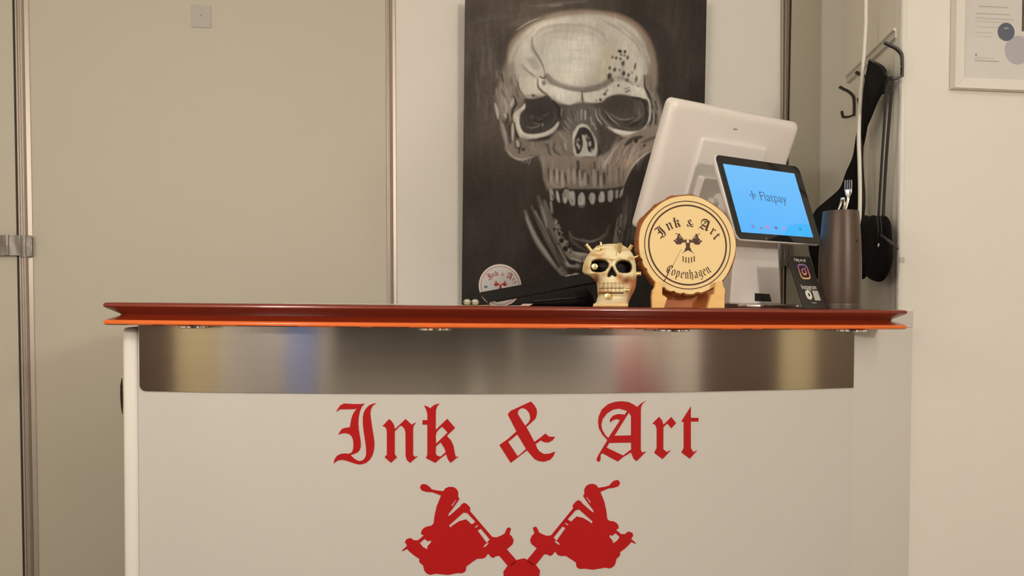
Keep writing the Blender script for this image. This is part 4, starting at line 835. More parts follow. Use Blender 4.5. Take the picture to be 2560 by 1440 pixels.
for (x, y, rr, c) in ((1882, 566, .0042, (.15, .22, .6)), (1903, 571, .004, (.1, .3, .45)), (1919, 568, .004, (.6, .2, .35)), (1940, 570, .004, (.1, .16, .4)), (1960, 572, .0042, (.3, .3, .6)), (2000, 573, .003, (.05, .2, .4))):
    Vt, Ft = flat_fill([circle_pts(0, 0, rr * 1.3, rr, 16)], .00008); screen_print(Vt, Ft, *on_disp(x, y), mat('icon_%d' % x, tuple(v * .4 for v in c), .4, emis=c, emis_s=.8), 'screen_icon')
P1 = [on_disp(*q) for q in ((1963, 580), (1966, 572), (1974, 564), (1990, 560), (2010, 561), (2022, 562), (2031, 592), (2000, 590), (1964, 587.5))]
Vt, Ft = flat_fill([P1], .00005); screen_print(Vt, Ft, 0, 0, M_SCR2, 'screen_shape', z=.00438)

# --- Instagram card: leaning black sign
M_CARD = mat('black_card', (.02, .018, .016), .35)
M_PRINT = mat('white_print', (.75, .72, .66), .5)
cr_, cu_, cn_ = pose(radians(27.98), radians(21.1), -1)
cb = Vector((.864, 1.64, 0)); cb.z = ztop(.864) + .0008; cw, ch = .082, .124
card = thing('sign_card', 'leaning black card with white print and a pink square icon beside the canister', 'sign', tuple(cb))
cc = cb + cu_ * ch / 2 + cn_ * -.0015
obj('panel', *plate_mesh(rrect(cw, ch, .003, 3), [(0, -.0012), (0, .0012), (.0004, .0016)], cc, cr_, cu_, cn_), M_CARD, card)
obj('foot', *rbox(cb - Vector(cn_).cross(Vector(cr_)) * 0 + Vector((-cn_.x, -cn_.y, 0)).normalized() * .03 + Vector((0, 0, .0012)), (cw * .9, .05, .0022), .0008, Matrix((cr_, Vector((0, 0, 1)).cross(cr_), Vector((0, 0, 1)))).transposed()), M_CARD, card)
def card_uv(x, y): p = on_plane(x, y, cc + cn_ * .0016, cn_) - cc; return p.dot(cr_), p.dot(cu_)
def card_print(Vt, Ft, m, name, cx=0, cy=0, sx=1, par=None, z=.0017): return obj(name, frame_map([(v[0] * sx + cx, v[1] + cy, v[2] + z) for v in Vt], cc, cr_, cu_, cn_), Ft, m, card)
def fit_text(s, size, wid, x, y, m=None, name='lettering', z=.0017):
    Vt, Ft = text_fill(s, size, .00008); tw = max(v[0] for v in Vt) - min(v[0] for v in Vt); card_print(Vt, Ft, m or M_PRINT, name, *card_uv(x, y), sx=wid / tw, z=z)
fit_text('Følg os på', .0105, .040, 2000, 650); fit_text('Instagram', .0155, .052, 2022, 718);
for dx_ in (-.006, -.0005, .005):
    Vt, Ft = flat_fill([rrect(.0044, .0024, .0008, 2)], .00008); q_ = card_uv(2036, 757); card_print(Vt, Ft, mat('faint_print', (.4, .38, .35), .5), 'print_mark', q_[0] + dx_, q_[1])
M_IG = bpy.data.materials.new('icon_gradient'); M_IG.use_nodes = True; nt = M_IG.node_tree; b = nt.nodes['Principled BSDF']; b.inputs['Roughness'].default_value = .45
tc = nt.nodes.new('ShaderNodeTexCoord'); sp = nt.nodes.new('ShaderNodeSeparateXYZ'); rp = nt.nodes.new('ShaderNodeValToRGB'); nt.links.new(tc.outputs['Generated'], sp.inputs[0]); nt.links.new(sp.outputs[2], rp.inputs[0]); nt.links.new(rp.outputs[0], b.inputs['Base Color'])
rp.color_ramp.elements[0].color = (.85, .55, .2, 1); rp.color_ramp.elements[1].color = (.22, .16, .45, 1); e = rp.color_ramp.elements.new(.45); e.color = (.75, .16, .22, 1)
ix, iy = card_uv(2010, 679)
Vt, Ft = flat_fill([rrect(.036, .036, .010, 6), rrect(.029, .029, .007, 6)], .00008); card_print(Vt, Ft, M_IG, 'icon_frame', ix, iy)
Vt, Ft = flat_fill([circle_pts(0, 0, .0085, None, 28), circle_pts(0, 0, .0052, None, 28)], .00008); card_print(Vt, Ft, M_IG, 'icon_ring', ix, iy)
Vt, Ft = flat_fill([circle_pts(0, 0, .0019, None, 14)], .00008); card_print(Vt, Ft, M_IG, 'icon_dot', ix + .0095, iy + .0095)
ux, uy = card_uv(2022, 737); rnd = random.Random(3)
bl = [(cos(t) * .0115 * (.8 + .25 * rnd.random()), sin(t) * .013 * (.8 + .25 * rnd.random())) for t in np.linspace(0, 2 * pi, 15)[:-1]]
Vt, Ft = flat_fill([bl, [(x * .3 + .001, y * .35) for x, y in bl]], .00008); card_print(Vt, Ft, M_PRINT, 'emblem', ux, uy)
ux, uy = card_uv(2041, 739); Vt, Ft = flat_fill([rrect(.021, .023, .001, 2)], .00008); card_print(Vt, Ft, mat('pale_print', (.5, .48, .44), .5), 'blank_square', ux, uy)

# --- tall canister
M_CAN = mat('canister_brown_grey', (.085, .056, .038), .38, .25, var=.06, scale=20, stretch=(1, 1, .2))
vc = Vector((.952, 1.70, 0)); vc.z = ztop(.952) + .0006
can = thing('canister', 'tall tapered brown-grey metal canister at the right end of the counter', 'canister', tuple(vc))
H = .2195
o = obj('body', *lathe([(.040, 0), (.0445, .002), (.0455, .012), (.0457, .04), (.0455, .10), (.0435, .15), (.0405, .19), (.0385, H - .004), (.0378, H), (.0345, H), (.0345, H - .03), (.0, H - .03)], vc, 64), M_CAN, can, smooth=True); sharp(o, 40)
hv = (CAM - vc); hv.z = 0; hv.normalize(); hr = Vector((-hv.y, hv.x, 0)); 
if hr.x < 0: hr = -hr
hd = (hv * .62 + hr * .78).normalized(); obj('slot', *lathe([(.0032, 0), (.0032, .0012), (.002, .0016)], vc + hd * .0432 + Vector((0, 0, .151)), 16, axis_m(hd)), M_BLACKPL, can)
hd2 = (hv * .72 + hr * .69).normalized(); obj('rivet', *lathe([(.002, 0), (.0018, .0012), (.001, .0016)], vc + hd2 * .0382 + Vector((0, 0, .207)), 14, axis_m(hd2)), M_BLACKPL, can)
obj('base_ring', *lathe([(.046, .0), (.0463, .001), (.0463, .010), (.0459, .012), (.0445, .012), (.0445, 0)], vc, 64), mat('canister_dark', (.10, .075, .06), .4, .4), can, smooth=False)
# fork and tongs standing in it
M_FORK = mat('cutlery_steel', (.80, .76, .70), .2, 1.0)
fk = Vector((vc.x + .004, vc.y + .012, vc.z + H - .03)); fkt = at_y(2121, 451, fk.y)
fork = thing('fork', 'steel fork standing in the canister with its tines up', 'fork', tuple(fk))
hx = Vector((cos(radians(20)), -sin(radians(20)), 0)); top_z = fkt.z; fx = fkt.x
V4, F4 = [], []
for i in range(4):
    xo = (-1.5 + i) * .0046; bpt = Vector((fx, fk.y, top_z - .022)) + hx * xo; V_, F_ = rbox((bpt + Vector((0, 0, .010))), (.0022, .0018, .026), .0006, Matrix((hx, Vector((0, 0, 1)).cross(hx), Vector((0, 0, 1)))).transposed(), 1); V4, F4 = join((V4, F4), (V_, F_))
obj('tines', V4, F4, M_FORK, fork)
obj('neck', *tube(spline([Vector((fx, fk.y, top_z - .020)), Vector((fx, fk.y, top_z - .032)), Vector((fx - .002, fk.y, top_z - .05)), fk + Vector((0, 0, .002))], 6), [.0078] * 5 + [.007, .006, .005, .004, .003, .0028] + [.003] * 8, 10, .25), M_FORK, fork, smooth=True)
M_BRASSY = mat('tong_steel', (.55, .45, .34), .22, 1.0)
tg0 = Vector((vc.x - .012, vc.y - .006, vc.z + H - .03)); ttop = at_y(2106, 497, tg0.y)
tong = thing('tongs', 'small bronze metal tongs poking out of the canister beside the fork', 'tongs', tuple(tg0))
for dx in (-.004, .006):
    obj('arm', *tube([tg0 + Vector((dx * 1.4, 0, .002)), Vector((ttop.x + dx, tg0.y, ttop.z - .012)), Vector((ttop.x + dx * .4, tg0.y, ttop.z - .002))], [.0026, .003, .0026], 8), M_BRASSY, tong, smooth=True)
obj('joint', *lathe([(.002, -.004), (.0042, -.0035), (.0045, 0), (.0042, .0035), (.002, .004)], (ttop.x, tg0.y - .001, ttop.z - .001), 14, axis_m((1, .3, .2))), M_FORK, tong, smooth=True)

# --- skull figurine
kx, ky = 1523.0, 765.0
sY = 1.610; sp_ = at_y(kx, ky, sY); kv = Vector((sp_.x, sp_.y, 0)).normalized(); kr = Vector((kv.y, -kv.x, 0))   # view direction, right
UPX = (Vector((sp_.x, sp_.y, 0)).dot(Vector((sin(radians(7)), cos(radians(7)), 0)))) / F_PX
sk = Vector((sp_.x, sp_.y, ztop(sp_.x) + .0005))
def sx_(x): return ((1440 + x / 8) - kx) * UPX
def sz_(y): return (ky - (590 + y / 8)) * UPX
SIL = [(1398, 330, 1040), (1370, 350, 1042), (1300, 405, 1050), (1240, 420, 1075), (1180, 438, 1105), (1100, 430, 1150), (1000, 425, 1185), (900, 400, 1195), (830, 340, 1197), (780, 270, 1195), (740, 160, 1193), (700, 128, 1192), (650, 125, 1190), (560, 140, 1185), (480, 165, 1172), (400, 205, 1150), (320, 262, 1105), (250, 325, 1050), (200, 390, 985), (165, 460, 915), (148, 530, 840), (142, 600, 770)]
SIL = SIL[::-1]
ysil = np.array([s[0] for s in SIL]); xls = np.array([s[1] for s in SIL]); xrs = np.array([s[2] for s in SIL])
def pip(poly, X, Y):
    ins = np.zeros(X.shape, bool); d = np.full(X.shape, 1e9); n = len(poly)
    for i in range(n):
        (ax, ay), (bx, by) = poly[i], poly[(i + 1) % n]
        if ay != by: ins ^= ((ay > Y) != (by > Y)) & (X < (bx - ax) * (Y - ay) / (by - ay) + ax)
        L = (bx - ax) ** 2 + (by - ay) ** 2 + 1e-9; t = np.clip(((X - ax) * (bx - ax) + (Y - ay) * (by - ay)) / L, 0, 1)
        d = np.minimum(d, np.hypot(X - ax - t * (bx - ax), Y - ay - t * (by - ay)))
    return np.where(ins, d, -d)
SO_L = [(305, 560), (320, 505), (380, 475), (470, 466), (560, 478), (620, 515), (652, 560), (630, 625), (585, 685), (500, 715), (400, 712), (330, 690), (303, 630)]
SO_R = [(780, 570), (815, 515), (880, 487), (960, 482), (1040, 505), (1090, 560), (1102, 630), (1075, 700), (1010, 728), (920, 728), (850, 712), (805, 650)]
NO = [(712, 605), (742, 655), (790, 735), (806, 785), (782, 806), (742, 792), (716, 770), (690, 795), (648, 816), (620, 800), (632, 745), (672, 670)]
NZ, NT = 170, 240
yy = np.concatenate([np.linspace(142, 1398, NZ)]); th = np.linspace(0, 2 * pi, NT, endpoint=False)
XL = np.interp(yy, ysil, xls); XR = np.interp(yy, ysil, xrs)
CX = (XL + XR) / 2; HW = (XR - XL) / 2
zc_ = np.clip((700 - yy) / 560, 0, 1)
DF = np.interp(yy, [142, 200, 300, 450, 600, 760, 900, 1100, 1200, 1398], [90, 230, 330, 400, 420, 400, 420, 410, 380, 330])
DB = np.interp(yy, [142, 200, 300, 450, 700, 900, 1100, 1398], [90, 260, 380, 450, 430, 330, 260, 230])
T, YY = np.meshgrid(th, yy); ct, stt = np.cos(T), np.sin(T)
ex = .92
Xc = CX[:, None] + HW[:, None] * np.sign(ct) * np.abs(ct) ** ex
Dp = np.where(stt > 0, DF[:, None], DB[:, None]) * np.sign(stt) * np.abs(stt) ** ex   # + towards the viewer
front = np.clip(Dp / 260, 0, 1); front = front * front * (3 - 2 * front)
def sm(d, w): t = np.clip(d / w * .5 + .5, 0, 1); return t * t * (3 - 2 * t)
def ga(x, y, sx, sy): return np.exp(-((Xc - x) / sx) ** 2 - ((YY - y) / sy) ** 2)
mL, mR, mN = sm(pip(SO_L, Xc, YY), 16), sm(pip(SO_R, Xc, YY), 16), sm(pip(NO, Xc, YY), 10)
off = -300 * np.maximum(mL, mR) - 110 * mN
off += 34 * ga(470, 445, 190, 34) + 34 * ga(930, 455, 190, 34) - 22 * ga(710, 540, 40, 60) + 30 * ga(712, 590, 46, 40)
off += 46 * ga(300, 760, 130, 46) + 46 * ga(1090, 770, 120, 50) - 70 * ga(400, 900, 90, 90) - 80 * ga(1040, 930, 90, 100)
off += 26 * ga(700, 900, 260, 110)
tooth = (YY > 905) & (YY < 1125); per = 78.0
ph = np.abs(np.sin((Xc - 705) / per * pi)); row = np.where(YY < 1035, 0, 1)
tb = 30 * np.sqrt(ph) * np.where(row == 0, np.clip(np.sin((YY - 900) / 140 * pi), 0, 1), np.clip(np.sin((YY - 1030) / 96 * pi), 0, 1)) ** .5
inm = tooth & (Xc > 425) & (Xc < 970); off += np.where(inm, tb, 0) - 26 * np.exp(-((YY - 1036) / 7) ** 2) * (np.abs(Xc - 690) < 280) - 40 * np.exp(-((YY - 1128) / 12) ** 2) * (np.abs(Xc - 680) < 250)
off += 20 * ga(690, 1290, 230, 70) - 24 * ga(690, 1190, 260, 26)
rs = np.random.RandomState(4); ns = np.zeros_like(off)
for k in range(60): ns += rs.uniform(-1, 1) * np.sin(Xc / rs.uniform(30, 120) + rs.uniform(0, 6)) * np.sin(YY / rs.uniform(30, 110) + rs.uniform(0, 6) + Dp / 90)
ns /= ns.std(); off += 2.2 * ns
# cracks between the brow and around the upper head, grooves of the cheek
off -= 10 * np.exp(-((Xc - 790 - 8 * np.sin(YY / 25)) / 6) ** 2) * ((YY > 300) & (YY < 400)) + 9 * np.exp(-((Xc - 705) / 6) ** 2) * ((YY > 470) & (YY < 560))
D2 = Dp + off * front
bone = np.array(obs(226, 201, 150)); wash = np.array(obs(178, 122, 60)); dark = np.array((.010, .005, .003)); terra = np.array(obs(158, 84, 46))
colr = np.tile(bone, (NZ, NT, 1))
def blend(m, c): 
    global colr
    m = np.clip(m, 0, 1)[..., None]; colr = colr * (1 - m) + c * m
blend(.45 * np.clip(ns - .2, 0, 1.6), wash); blend(.5 * (ga(470, 400, 160, 40) + ga(930, 410, 160, 40)) * np.clip(ns + .3, 0, 1), wash); blend(.75 * (ga(560, 760, 60, 60) + ga(850, 800, 70, 60)), np.array(obs(186, 130, 62))); blend(.8 * ga(210, 600, 60, 130), np.array(obs(190, 150, 80)))
blend(1.0 * ga(395, 880, 75, 75) + 1.0 * ga(985, 880, 110, 80) + .6 * ga(870, 800, 60, 60), np.array(obs(128, 66, 26)))
blend(.8 * np.exp(-((YY - 445 - 40 * np.exp(-((Xc - 710) / 90) ** 2)) / 12) ** 2) * (np.abs(Xc - 705) < 420) * np.clip(ns + .8, 0, 1) * front, np.array(obs(170, 120, 66)))
blend(.8 * np.exp(-((Xc - 790 - 8 * np.sin(YY / 25)) / 7) ** 2) * ((YY > 300) & (YY < 400)) * front + .9 * np.exp(-((Xc - 705) / 7) ** 2) * ((YY > 470) & (YY < 560)) * front, np.array(obs(96, 56, 26)))
blend(np.where(inm, (1 - ph) ** 4 * .75, 0) * front + .9 * np.exp(-((YY - 1036) / 9) ** 2) * (np.abs(Xc - 690) < 290) * front + np.exp(-((YY - 1130) / 16) ** 2) * (np.abs(Xc - 680) < 260) * front, np.array(obs(120, 72, 30)))
blend(.75 * np.exp(-((YY - 935) / 10) ** 2) * (np.abs(Xc - 690) < 280) * front, np.array(obs(150, 110, 60)))
blend(.9 * np.clip((Xc - 1000) / 90, 0, 1) * np.clip((YY - 800) / 80, 0, 1), terra)
blend(np.where(Dp < 0, .6, 0) * np.clip((YY - 700) / 200, 0, 1), terra)
blend(np.maximum(np.maximum(mL, mR), mN) * front, dark)
V = []
for j in range(NZ):
    for i in range(NT):
        p = sk + kr * sx_(Xc[j, i]) + Vector((0, 0, sz_(YY[j, i]))) - kv * (D2[j, i] / 8 * UPX); V.append(p)
zmin = min(v.z for v in V); V = [v + Vector((0, 0, sk.z - zmin)) * 1 for v in V]
Fc = [(j * NT + i, j * NT + (i + 1) % NT, (j + 1) * NT + (i + 1) % NT, (j + 1) * NT + i) for j in range(NZ - 1) for i in range(NT)] + [tuple(range(NT)), tuple((NZ - 1) * NT + i for i in range(NT))]
fig = thing('skull_figurine', 'small bone-coloured skull figurine studded with gold bullets on the counter', 'figurine', tuple(sk))
M_BONE = bpy.data.materials.new('antiqued_bone'); M_BONE.use_nodes = True; nt = M_BONE.node_tree; b = nt.nodes['Principled BSDF']; b.inputs['Roughness'].default_value = .5; b.inputs['Specular IOR Level'].default_value = .22
at = nt.nodes.new('ShaderNodeVertexColor'); at.layer_name = 'wash'; nt.links.new(at.outputs[0], b.inputs['Base Color'])
so = obj('skull', V, Fc, M_BONE, fig, smooth=True)
ca = so.data.color_attributes.new('wash', 'FLOAT_COLOR', 'POINT'); cc4 = np.ones((NZ * NT, 4)); cc4[:, :3] = colr.reshape(-1, 3); ca.data.foreach_set('color', cc4.ravel().astype(np.float32))
M_GOLD = mat('gold_stud', (.95, .76, .38), .34, 1.0, var=.06, scale=90)
def spt(x, y, d): return sk + kr * sx_(x) + Vector((0, 0, sz_(y) + sk.z - zmin)) - kv * (d / 8 * UPX)
U8 = UPX / 8
def bullet(a, b_, w, name='bullet', da=0, db=0, cone=False):
    A_, B_ = spt(*a, da), spt(*b_, db); L = (B_ - A_).length; r = w * U8 / 2
    pf = [(r * .9, -.006), (r, 0), (r, L * .68), (r * .78, L * .72), (r * .78, L * .80), (r * 1.0, L * .84), (r * 1.0, L * .97), (r * .85, L)] if not cone else [(r, -.006), (r * .9, L * .3), (r * .5, L * .75), (r * .12, L)]
    o = obj(name, *lathe(pf, A_, 20, axis_m(B_ - A_)), M_GOLD, fig, smooth=True); sharp(o, 30)
bullet((300, 290), (195, 150), 82, da=60, db=90); bullet((500, 190), (488, 105), 44, da=30, db=20); bullet((440, 275), (438, 235), 86, da=290, db=380)
bullet((520, 250), (515, 225), 50, da=310, db=370); bullet((850, 285), (858, 150), 104, da=300, db=330); bullet((1040, 275), (1098, 170), 76, da=90, db=120)
bullet((1165, 412), (1248, 374), 48, da=40, db=70, cone=True); bullet((1165, 742), (1285, 735), 92, da=40, db=60); bullet((378, 612), (374, 610), 122, da=235, db=395)
bullet((945, 1050), (1065, 1075), 72, da=350, db=400); bullet((632, 1190), (628, 1184), 108, da=360, db=470)
Vb, Fb = rbox(spt(690, 1372, 80) , (.070, .06, .007), .003, Matrix((kr, kv, Vector((0, 0, 1)))).transposed())
Vb = [v + Vector((0, 0, sk.z + .0036 - spt(690, 1372, 80).z)) for v in Vb]
obj('rough_base', Vb, Fb, mat('base_bone', obs(214, 170, 110), .5, var=.25, scale=120, bump=.4), fig)

# --- wood slice plaque on its stand
M_WOOD = bpy.data.materials.new('pale_wood'); M_WOOD.use_nodes = True; nt = M_WOOD.node_tree; b = nt.nodes['Principled BSDF']; b.inputs['Roughness'].default_value = .5
tc = nt.nodes.new('ShaderNodeTexCoord'); mp = nt.nodes.new('ShaderNodeMapping'); mp.inputs['Location'].default_value = (0, 0, -.12)
wv = nt.nodes.new('ShaderNodeTexWave'); wv.wave_type = 'RINGS'; wv.rings_direction = 'Y'; wv.inputs['Scale'].default_value = 60; wv.inputs['Distortion'].default_value = 6; wv.inputs['Detail'].default_value = 3
rp = nt.nodes.new('ShaderNodeValToRGB'); rp.color_ramp.elements[0].color = obs(228, 188, 120) + (1,); rp.color_ramp.elements[1].color = obs(230, 193, 127) + (1,)
nt.links.new(tc.outputs['Object'], mp.inputs[0]); nt.links.new(mp.outputs[0], wv.inputs['Vector']); nt.links.new(wv.outputs['Fac'], rp.inputs[0]); nt.links.new(rp.outputs[0], b.inputs['Base Color'])
M_BARK = mat('bark', obs(140, 78, 34), .75, var=.5, scale=70, bump=.8)
M_BURN = mat('burnt_line', obs(62, 26, 8), .6, var=.1)
M_STAND = mat('stand_wood', obs(222, 170, 94), .45, var=.12, scale=14, stretch=(1, 1, 5))
pY = 1.618; pcen = at_y(1719, 612.5, pY); lean = radians(5)
px_, py_, pn_ = Vector((1, 0, 0)), Vector((0, sin(lean), cos(lean))), Vector((0, -cos(lean), sin(lean)))
RR = abs(at_y(1719, 501.5, pY).z - pcen.z)      # outer burnt ring
pb = Vector((pcen.x, pcen.y, ztop(pcen.x)))
def pl_uv(x, y): return ((x - 1719) / 106.0 * RR, (612.5 - y) / 111.0 * RR)
plq = thing('wood_slice_plaque', 'round wood slice sign with bark rim and burnt skull emblem on a stand', 'plaque', (pb.x, pb.y, pb.z + .02))
rnd = random.Random(11); NP = 120; rad = []
for i in range(NP):
    a = 2 * pi * i / NP; rad.append(RR * (1.125 + .012 * sin(2 * a + 1) + .008 * sin(5 * a) + .006 * sin(9 * a + 2) - (.03 if i in (66, 70, 80, 93, 94, 84, 88, 102) else 0)))
TH = .024; V = []
for (k, z) in ((.992, .0005), (1.0, -.0008), (1.0, -TH)):
    for i in range(NP): a = 2 * pi * i / NP; V.append((rad[i] * k * cos(a), rad[i] * k * sin(a) * 1.01, z))
Fc = [(j * NP + i, j * NP + (i + 1) % NP, (j + 1) * NP + (i + 1) % NP, (j + 1) * NP + i) for j in range(2) for i in range(NP)] + [tuple(range(NP)), tuple(2 * NP + i for i in range(NP))]
obj('wood_face', frame_map(V, pcen, px_, py_, pn_), Fc, M_WOOD, plq)
V = []
for j_, (z, e) in enumerate(((-.0012, .0), (-.003, .0022), (-.010, .0042), (-.018, .0048), (-TH - .001, .003), (-TH - .001, -.001), (-.0012, -.001))):
    for i in range(NP): a = 2 * pi * i / NP; r = rad[i] + (e * (1 + .5 * sin(i * .53 + j_) * sin(i * .21) + .35 * (rnd.random() - .5)) if e > 0 else e); V.append((r * cos(a), r * sin(a) * 1.01, z))
Fc = [(j * NP + i, j * NP + (i + 1) % NP, ((j + 1) % 7) * NP + (i + 1) % NP, ((j + 1) % 7) * NP + i) for j in range(7) for i in range(NP)]
obj('bark', frame_map(V, pcen, px_, py_, pn_), Fc, M_BARK, plq)
ZP = .0008
def burn(loops, name='burnt_letter', m=None, z=ZP, parent=None):
    Vt, Ft = flat_fill(loops, .0003); return obj(name, frame_map([(v[0], v[1], v[2] + z) for v in Vt], pcen, px_, py_, pn_), Ft, m or M_BURN, parent or plq)
for (r, wd) in ((1.0, .0018), (.905, .0032)): burn([circle_pts(0, 0, RR * r + wd / 2, None, 96), circle_pts(0, 0, RR * r - wd / 2, None, 96)], 'burnt_ring')
def place(loops, cx, cy, h, rot, ref=None):
    xs = [p[0] for L in (ref or loops) for p in L]; ys = [p[1] for L in (ref or loops) for p in L]; s = h / (max(ys) - min(ys)); mx, my = (max(xs) + min(xs)) / 2, (max(ys) + min(ys)) / 2
    c, q = cos(radians(rot)), sin(radians(rot)); return [[(cx + ((x - mx) * c - (y - my) * q) * s, cy + ((x - mx) * q + (y - my) * c) * s) for x, y in L] for L in loops]
ARCTXT = [('I', 1652, 581, 31, 38), ('n', 1675, 566, 20, 24), ('k', 1693, 555.5, 28, 13), ('&', 1726, 557.5, 20, -1), ('A', 1763, 560.5, 30, -20), ('r', 1782, 578, 19, -36), ('t', 1792, 590, 24, -47)]
UP = RR / 111.0
for (chh, x, y, h, rot) in ARCTXT: burn(place(GF[chh], *pl_uv(x, y), h * UP, rot))
EM = bikeF + mirror(bikeF) + nose
exs = [p[0] for L in EM for p in L]; es = 71.5 / 106 * RR / (max(exs) - min(exs)); etop = max(p[1] for L in EM for p in L)
e0 = pl_uv(1719.5, 583)
def em_map(L): return [[(e0[0] + (x - EMX) * es, e0[1] + (y - etop) * es) for x, y in l] for l in L]
burn(em_map(bikeF), 'burnt_emblem'); burn(em_map(mirror(bikeF)), 'burnt_emblem'); burn(em_map(nose), 'burnt_emblem')
for i in range(5):
    x, y = 1707 + i * 6.9, 649.5 + [-1.5, 1, 1.5, .5, -2][i]; cxy = pl_uv(x, y); w_, h_ = 1.4 * UP, 7.5 * UP
    burn([[(cxy[0] + a * w_, cxy[1] + b_ * h_) for a, b_ in ((-1.6, 1), (0, .86), (1.6, 1), (.8, .8), (.8, -.8), (1.6, -1), (0, -.86), (-1.6, -1), (-.8, -.8), (-.8, .8))]], 'burnt_tooth')
# broad-nib lower-case blackletter for the place name
NIB = {'C': [[(.62, 1.28), (.36, 1.42), (.12, 1.2), (.04, .75), (.14, .25), (.4, .02), (.66, .14)], [(.34, 1.3), (.3, .8), (.34, .3)], [(.62, 1.28), (.7, 1.1)]],
       'o': [[(.08, .85), (.08, .15), (.26, 0)], [(.12, .86), (.32, 1.0), (.46, .82), (.46, .18), (.26, 0)]],
       'p': [[(.02, .9), (.12, .98), (.12, -.42), (.02, -.5)], [(.12, .86), (.34, 1.0), (.48, .82), (.48, .18), (.3, 0), (.12, .12)]],
       'e': [[(.44, .62), (.46, .82), (.3, 1.0), (.1, .84), (.08, .18), (.26, 0), (.46, .14)], [(.1, .5), (.44, .64)]],
       'n': [[(0, .88), (.1, .98), (.1, .06), (.16, 0)], [(.12, .86), (.32, 1.0), (.44, .86), (.44, .08), (.54, 0)]],
       'h': [[(.04, 1.42), (.1, 1.34), (.1, .06), (.16, 0)], [(.12, .86), (.32, 1.0), (.46, .82), (.46, .1), (.4, -.22), (.24, -.36)]],
       'a': [[(.08, .9), (.26, 1.0), (.42, .86), (.42, .08), (.54, 0)], [(.42, .56), (.16, .5), (.08, .3), (.1, .08), (.24, 0), (.42, .16)]],
       'g': [[(.46, .98), (.28, 1.0), (.1, .84), (.1, .3), (.26, .12), (.44, .26)], [(.46, 1.0), (.46, -.2), (.3, -.42), (.08, -.36)]]}
def nib_loops(ch_, s, nw=.17, ang=40):
    o = []; dx, dy = nw / 2 * cos(radians(ang)), nw / 2 * sin(radians(ang))
    for L in NIB[ch_]:
        for (p, q) in zip(L[:-1], L[1:]):
            pts = [(p[0] - dx, p[1] - dy), (p[0] + dx, p[1] + dy), (q[0] + dx, q[1] + dy), (q[0] - dx, q[1] - dy)]
            o.append([(x * s, y * s) for x, y in pts])
    return o
name_w = {'C': .82, 'o': .66, 'p': .7, 'e': .62, 'n': .68, 'h': .68, 'a': .68, 'g': .66}
word = 'Copenhagen'; xh = .143 * RR; adv = [name_w[c] * xh * 1.12 for c in word]; tot = sum(adv); rb = RR * .95; a_ = -pi / 2 - (tot / rb) * .5 + .02
ccy = .25 * RR
for c, wd in zip(word, adv):
    am = a_ + wd / 2 / rb; bx, by = rb * cos(am), rb * sin(am) + ccy; rot = am + pi / 2
    Vt, Ft = [], []
    for L in nib_loops(c, xh):
        L2 = [(bx + (x - wd / 2) * cos(rot) - (y - .45 * xh) * sin(rot), by + (x - wd / 2) * sin(rot) + (y - .45 * xh) * cos(rot)) for x, y in L]
        v_, f_ = [(x, y, ZP + .0003) for x, y in L2], [(0, 1, 2, 3)]; Vt, Ft = join((Vt, Ft), (v_, f_))
    obj('burnt_letter', frame_map(Vt, pcen, px_, py_, pn_), Ft, M_BURN, plq); a_ += wd / rb
ck = [pl_uv(*q) for q in ((1703, 622), (1694, 640), (1684, 659), (1676, 673), (1672, 676), (1664, 694), (1657, 706))]
wk = [.3, .5, .7, .9, 2.2, 2.0, 2.4]; Lk = [(x + w_ * UP, y) for (x, y), w_ in zip(ck, wk)] + [(x - w_ * UP * .2, y) for (x, y), w_ in zip(ck[::-1], wk[::-1])]
burn([Lk], 'crack')
# stand
std = thing('plaque_stand', 'small wooden cradle stand holding the round wood slice sign', 'stand', tuple(pb))
FYs = pY - .025
def spx(L, y=FYs): return [(at_y(a, b_, y).x - pb.x, at_y(a, b_, y).z - pb.z) for a, b_ in L]
zb_ = at_y(1719, 766, FYs).z
def stand_piece(L, name, y0, th_, m=M_STAND):
    P_ = spx(L, y0); lo = min(p[1] for p in P_); P_ = [(x, max(.0006, z if z > lo + .003 else .0006)) for x, z in P_]
    Vt, Ft = flat_fill([P_], th_ / 2); return obj(name, frame_map(Vt, Vector((pb.x, y0 + th_ / 2, pb.z)), (1, 0, 0), (0, 0, 1), (0, -1, 0)), Ft, m, std)
stand_piece([(1631, 767), (1630, 742), (1632, 727), (1638, 717), (1640, 705), (1654, 704), (1655.5, 722), (1655.5, 737), (1661, 740), (1668, 745), (1664, 756), (1660, 767)], 'upright', FYs, .010)
stand_piece([(1769, 767), (1774, 752), (1778, 738), (1786, 735), (1788.5, 722), (1789, 706), (1806, 703), (1808, 716), (1813, 724), (1811, 738), (1811, 767)], 'upright', FYs, .010)
stand_piece([(1650, 767), (1654, 722), (1680, 728), (1719, 731), (1756, 728), (1786, 722), (1790, 767)], 'cross_board', pY + .031, .012, mat('stand_wood_dark', obs(186, 104, 48), .5, var=.15, scale=20))
for x0 in (1645, 1795):
    c0 = at_y(x0, 760, FYs + .03); obj('side_rail', *rbox((c0.x, FYs + .032, pb.z + .0095), (.014, .044, .018), .002), M_STAND, std)

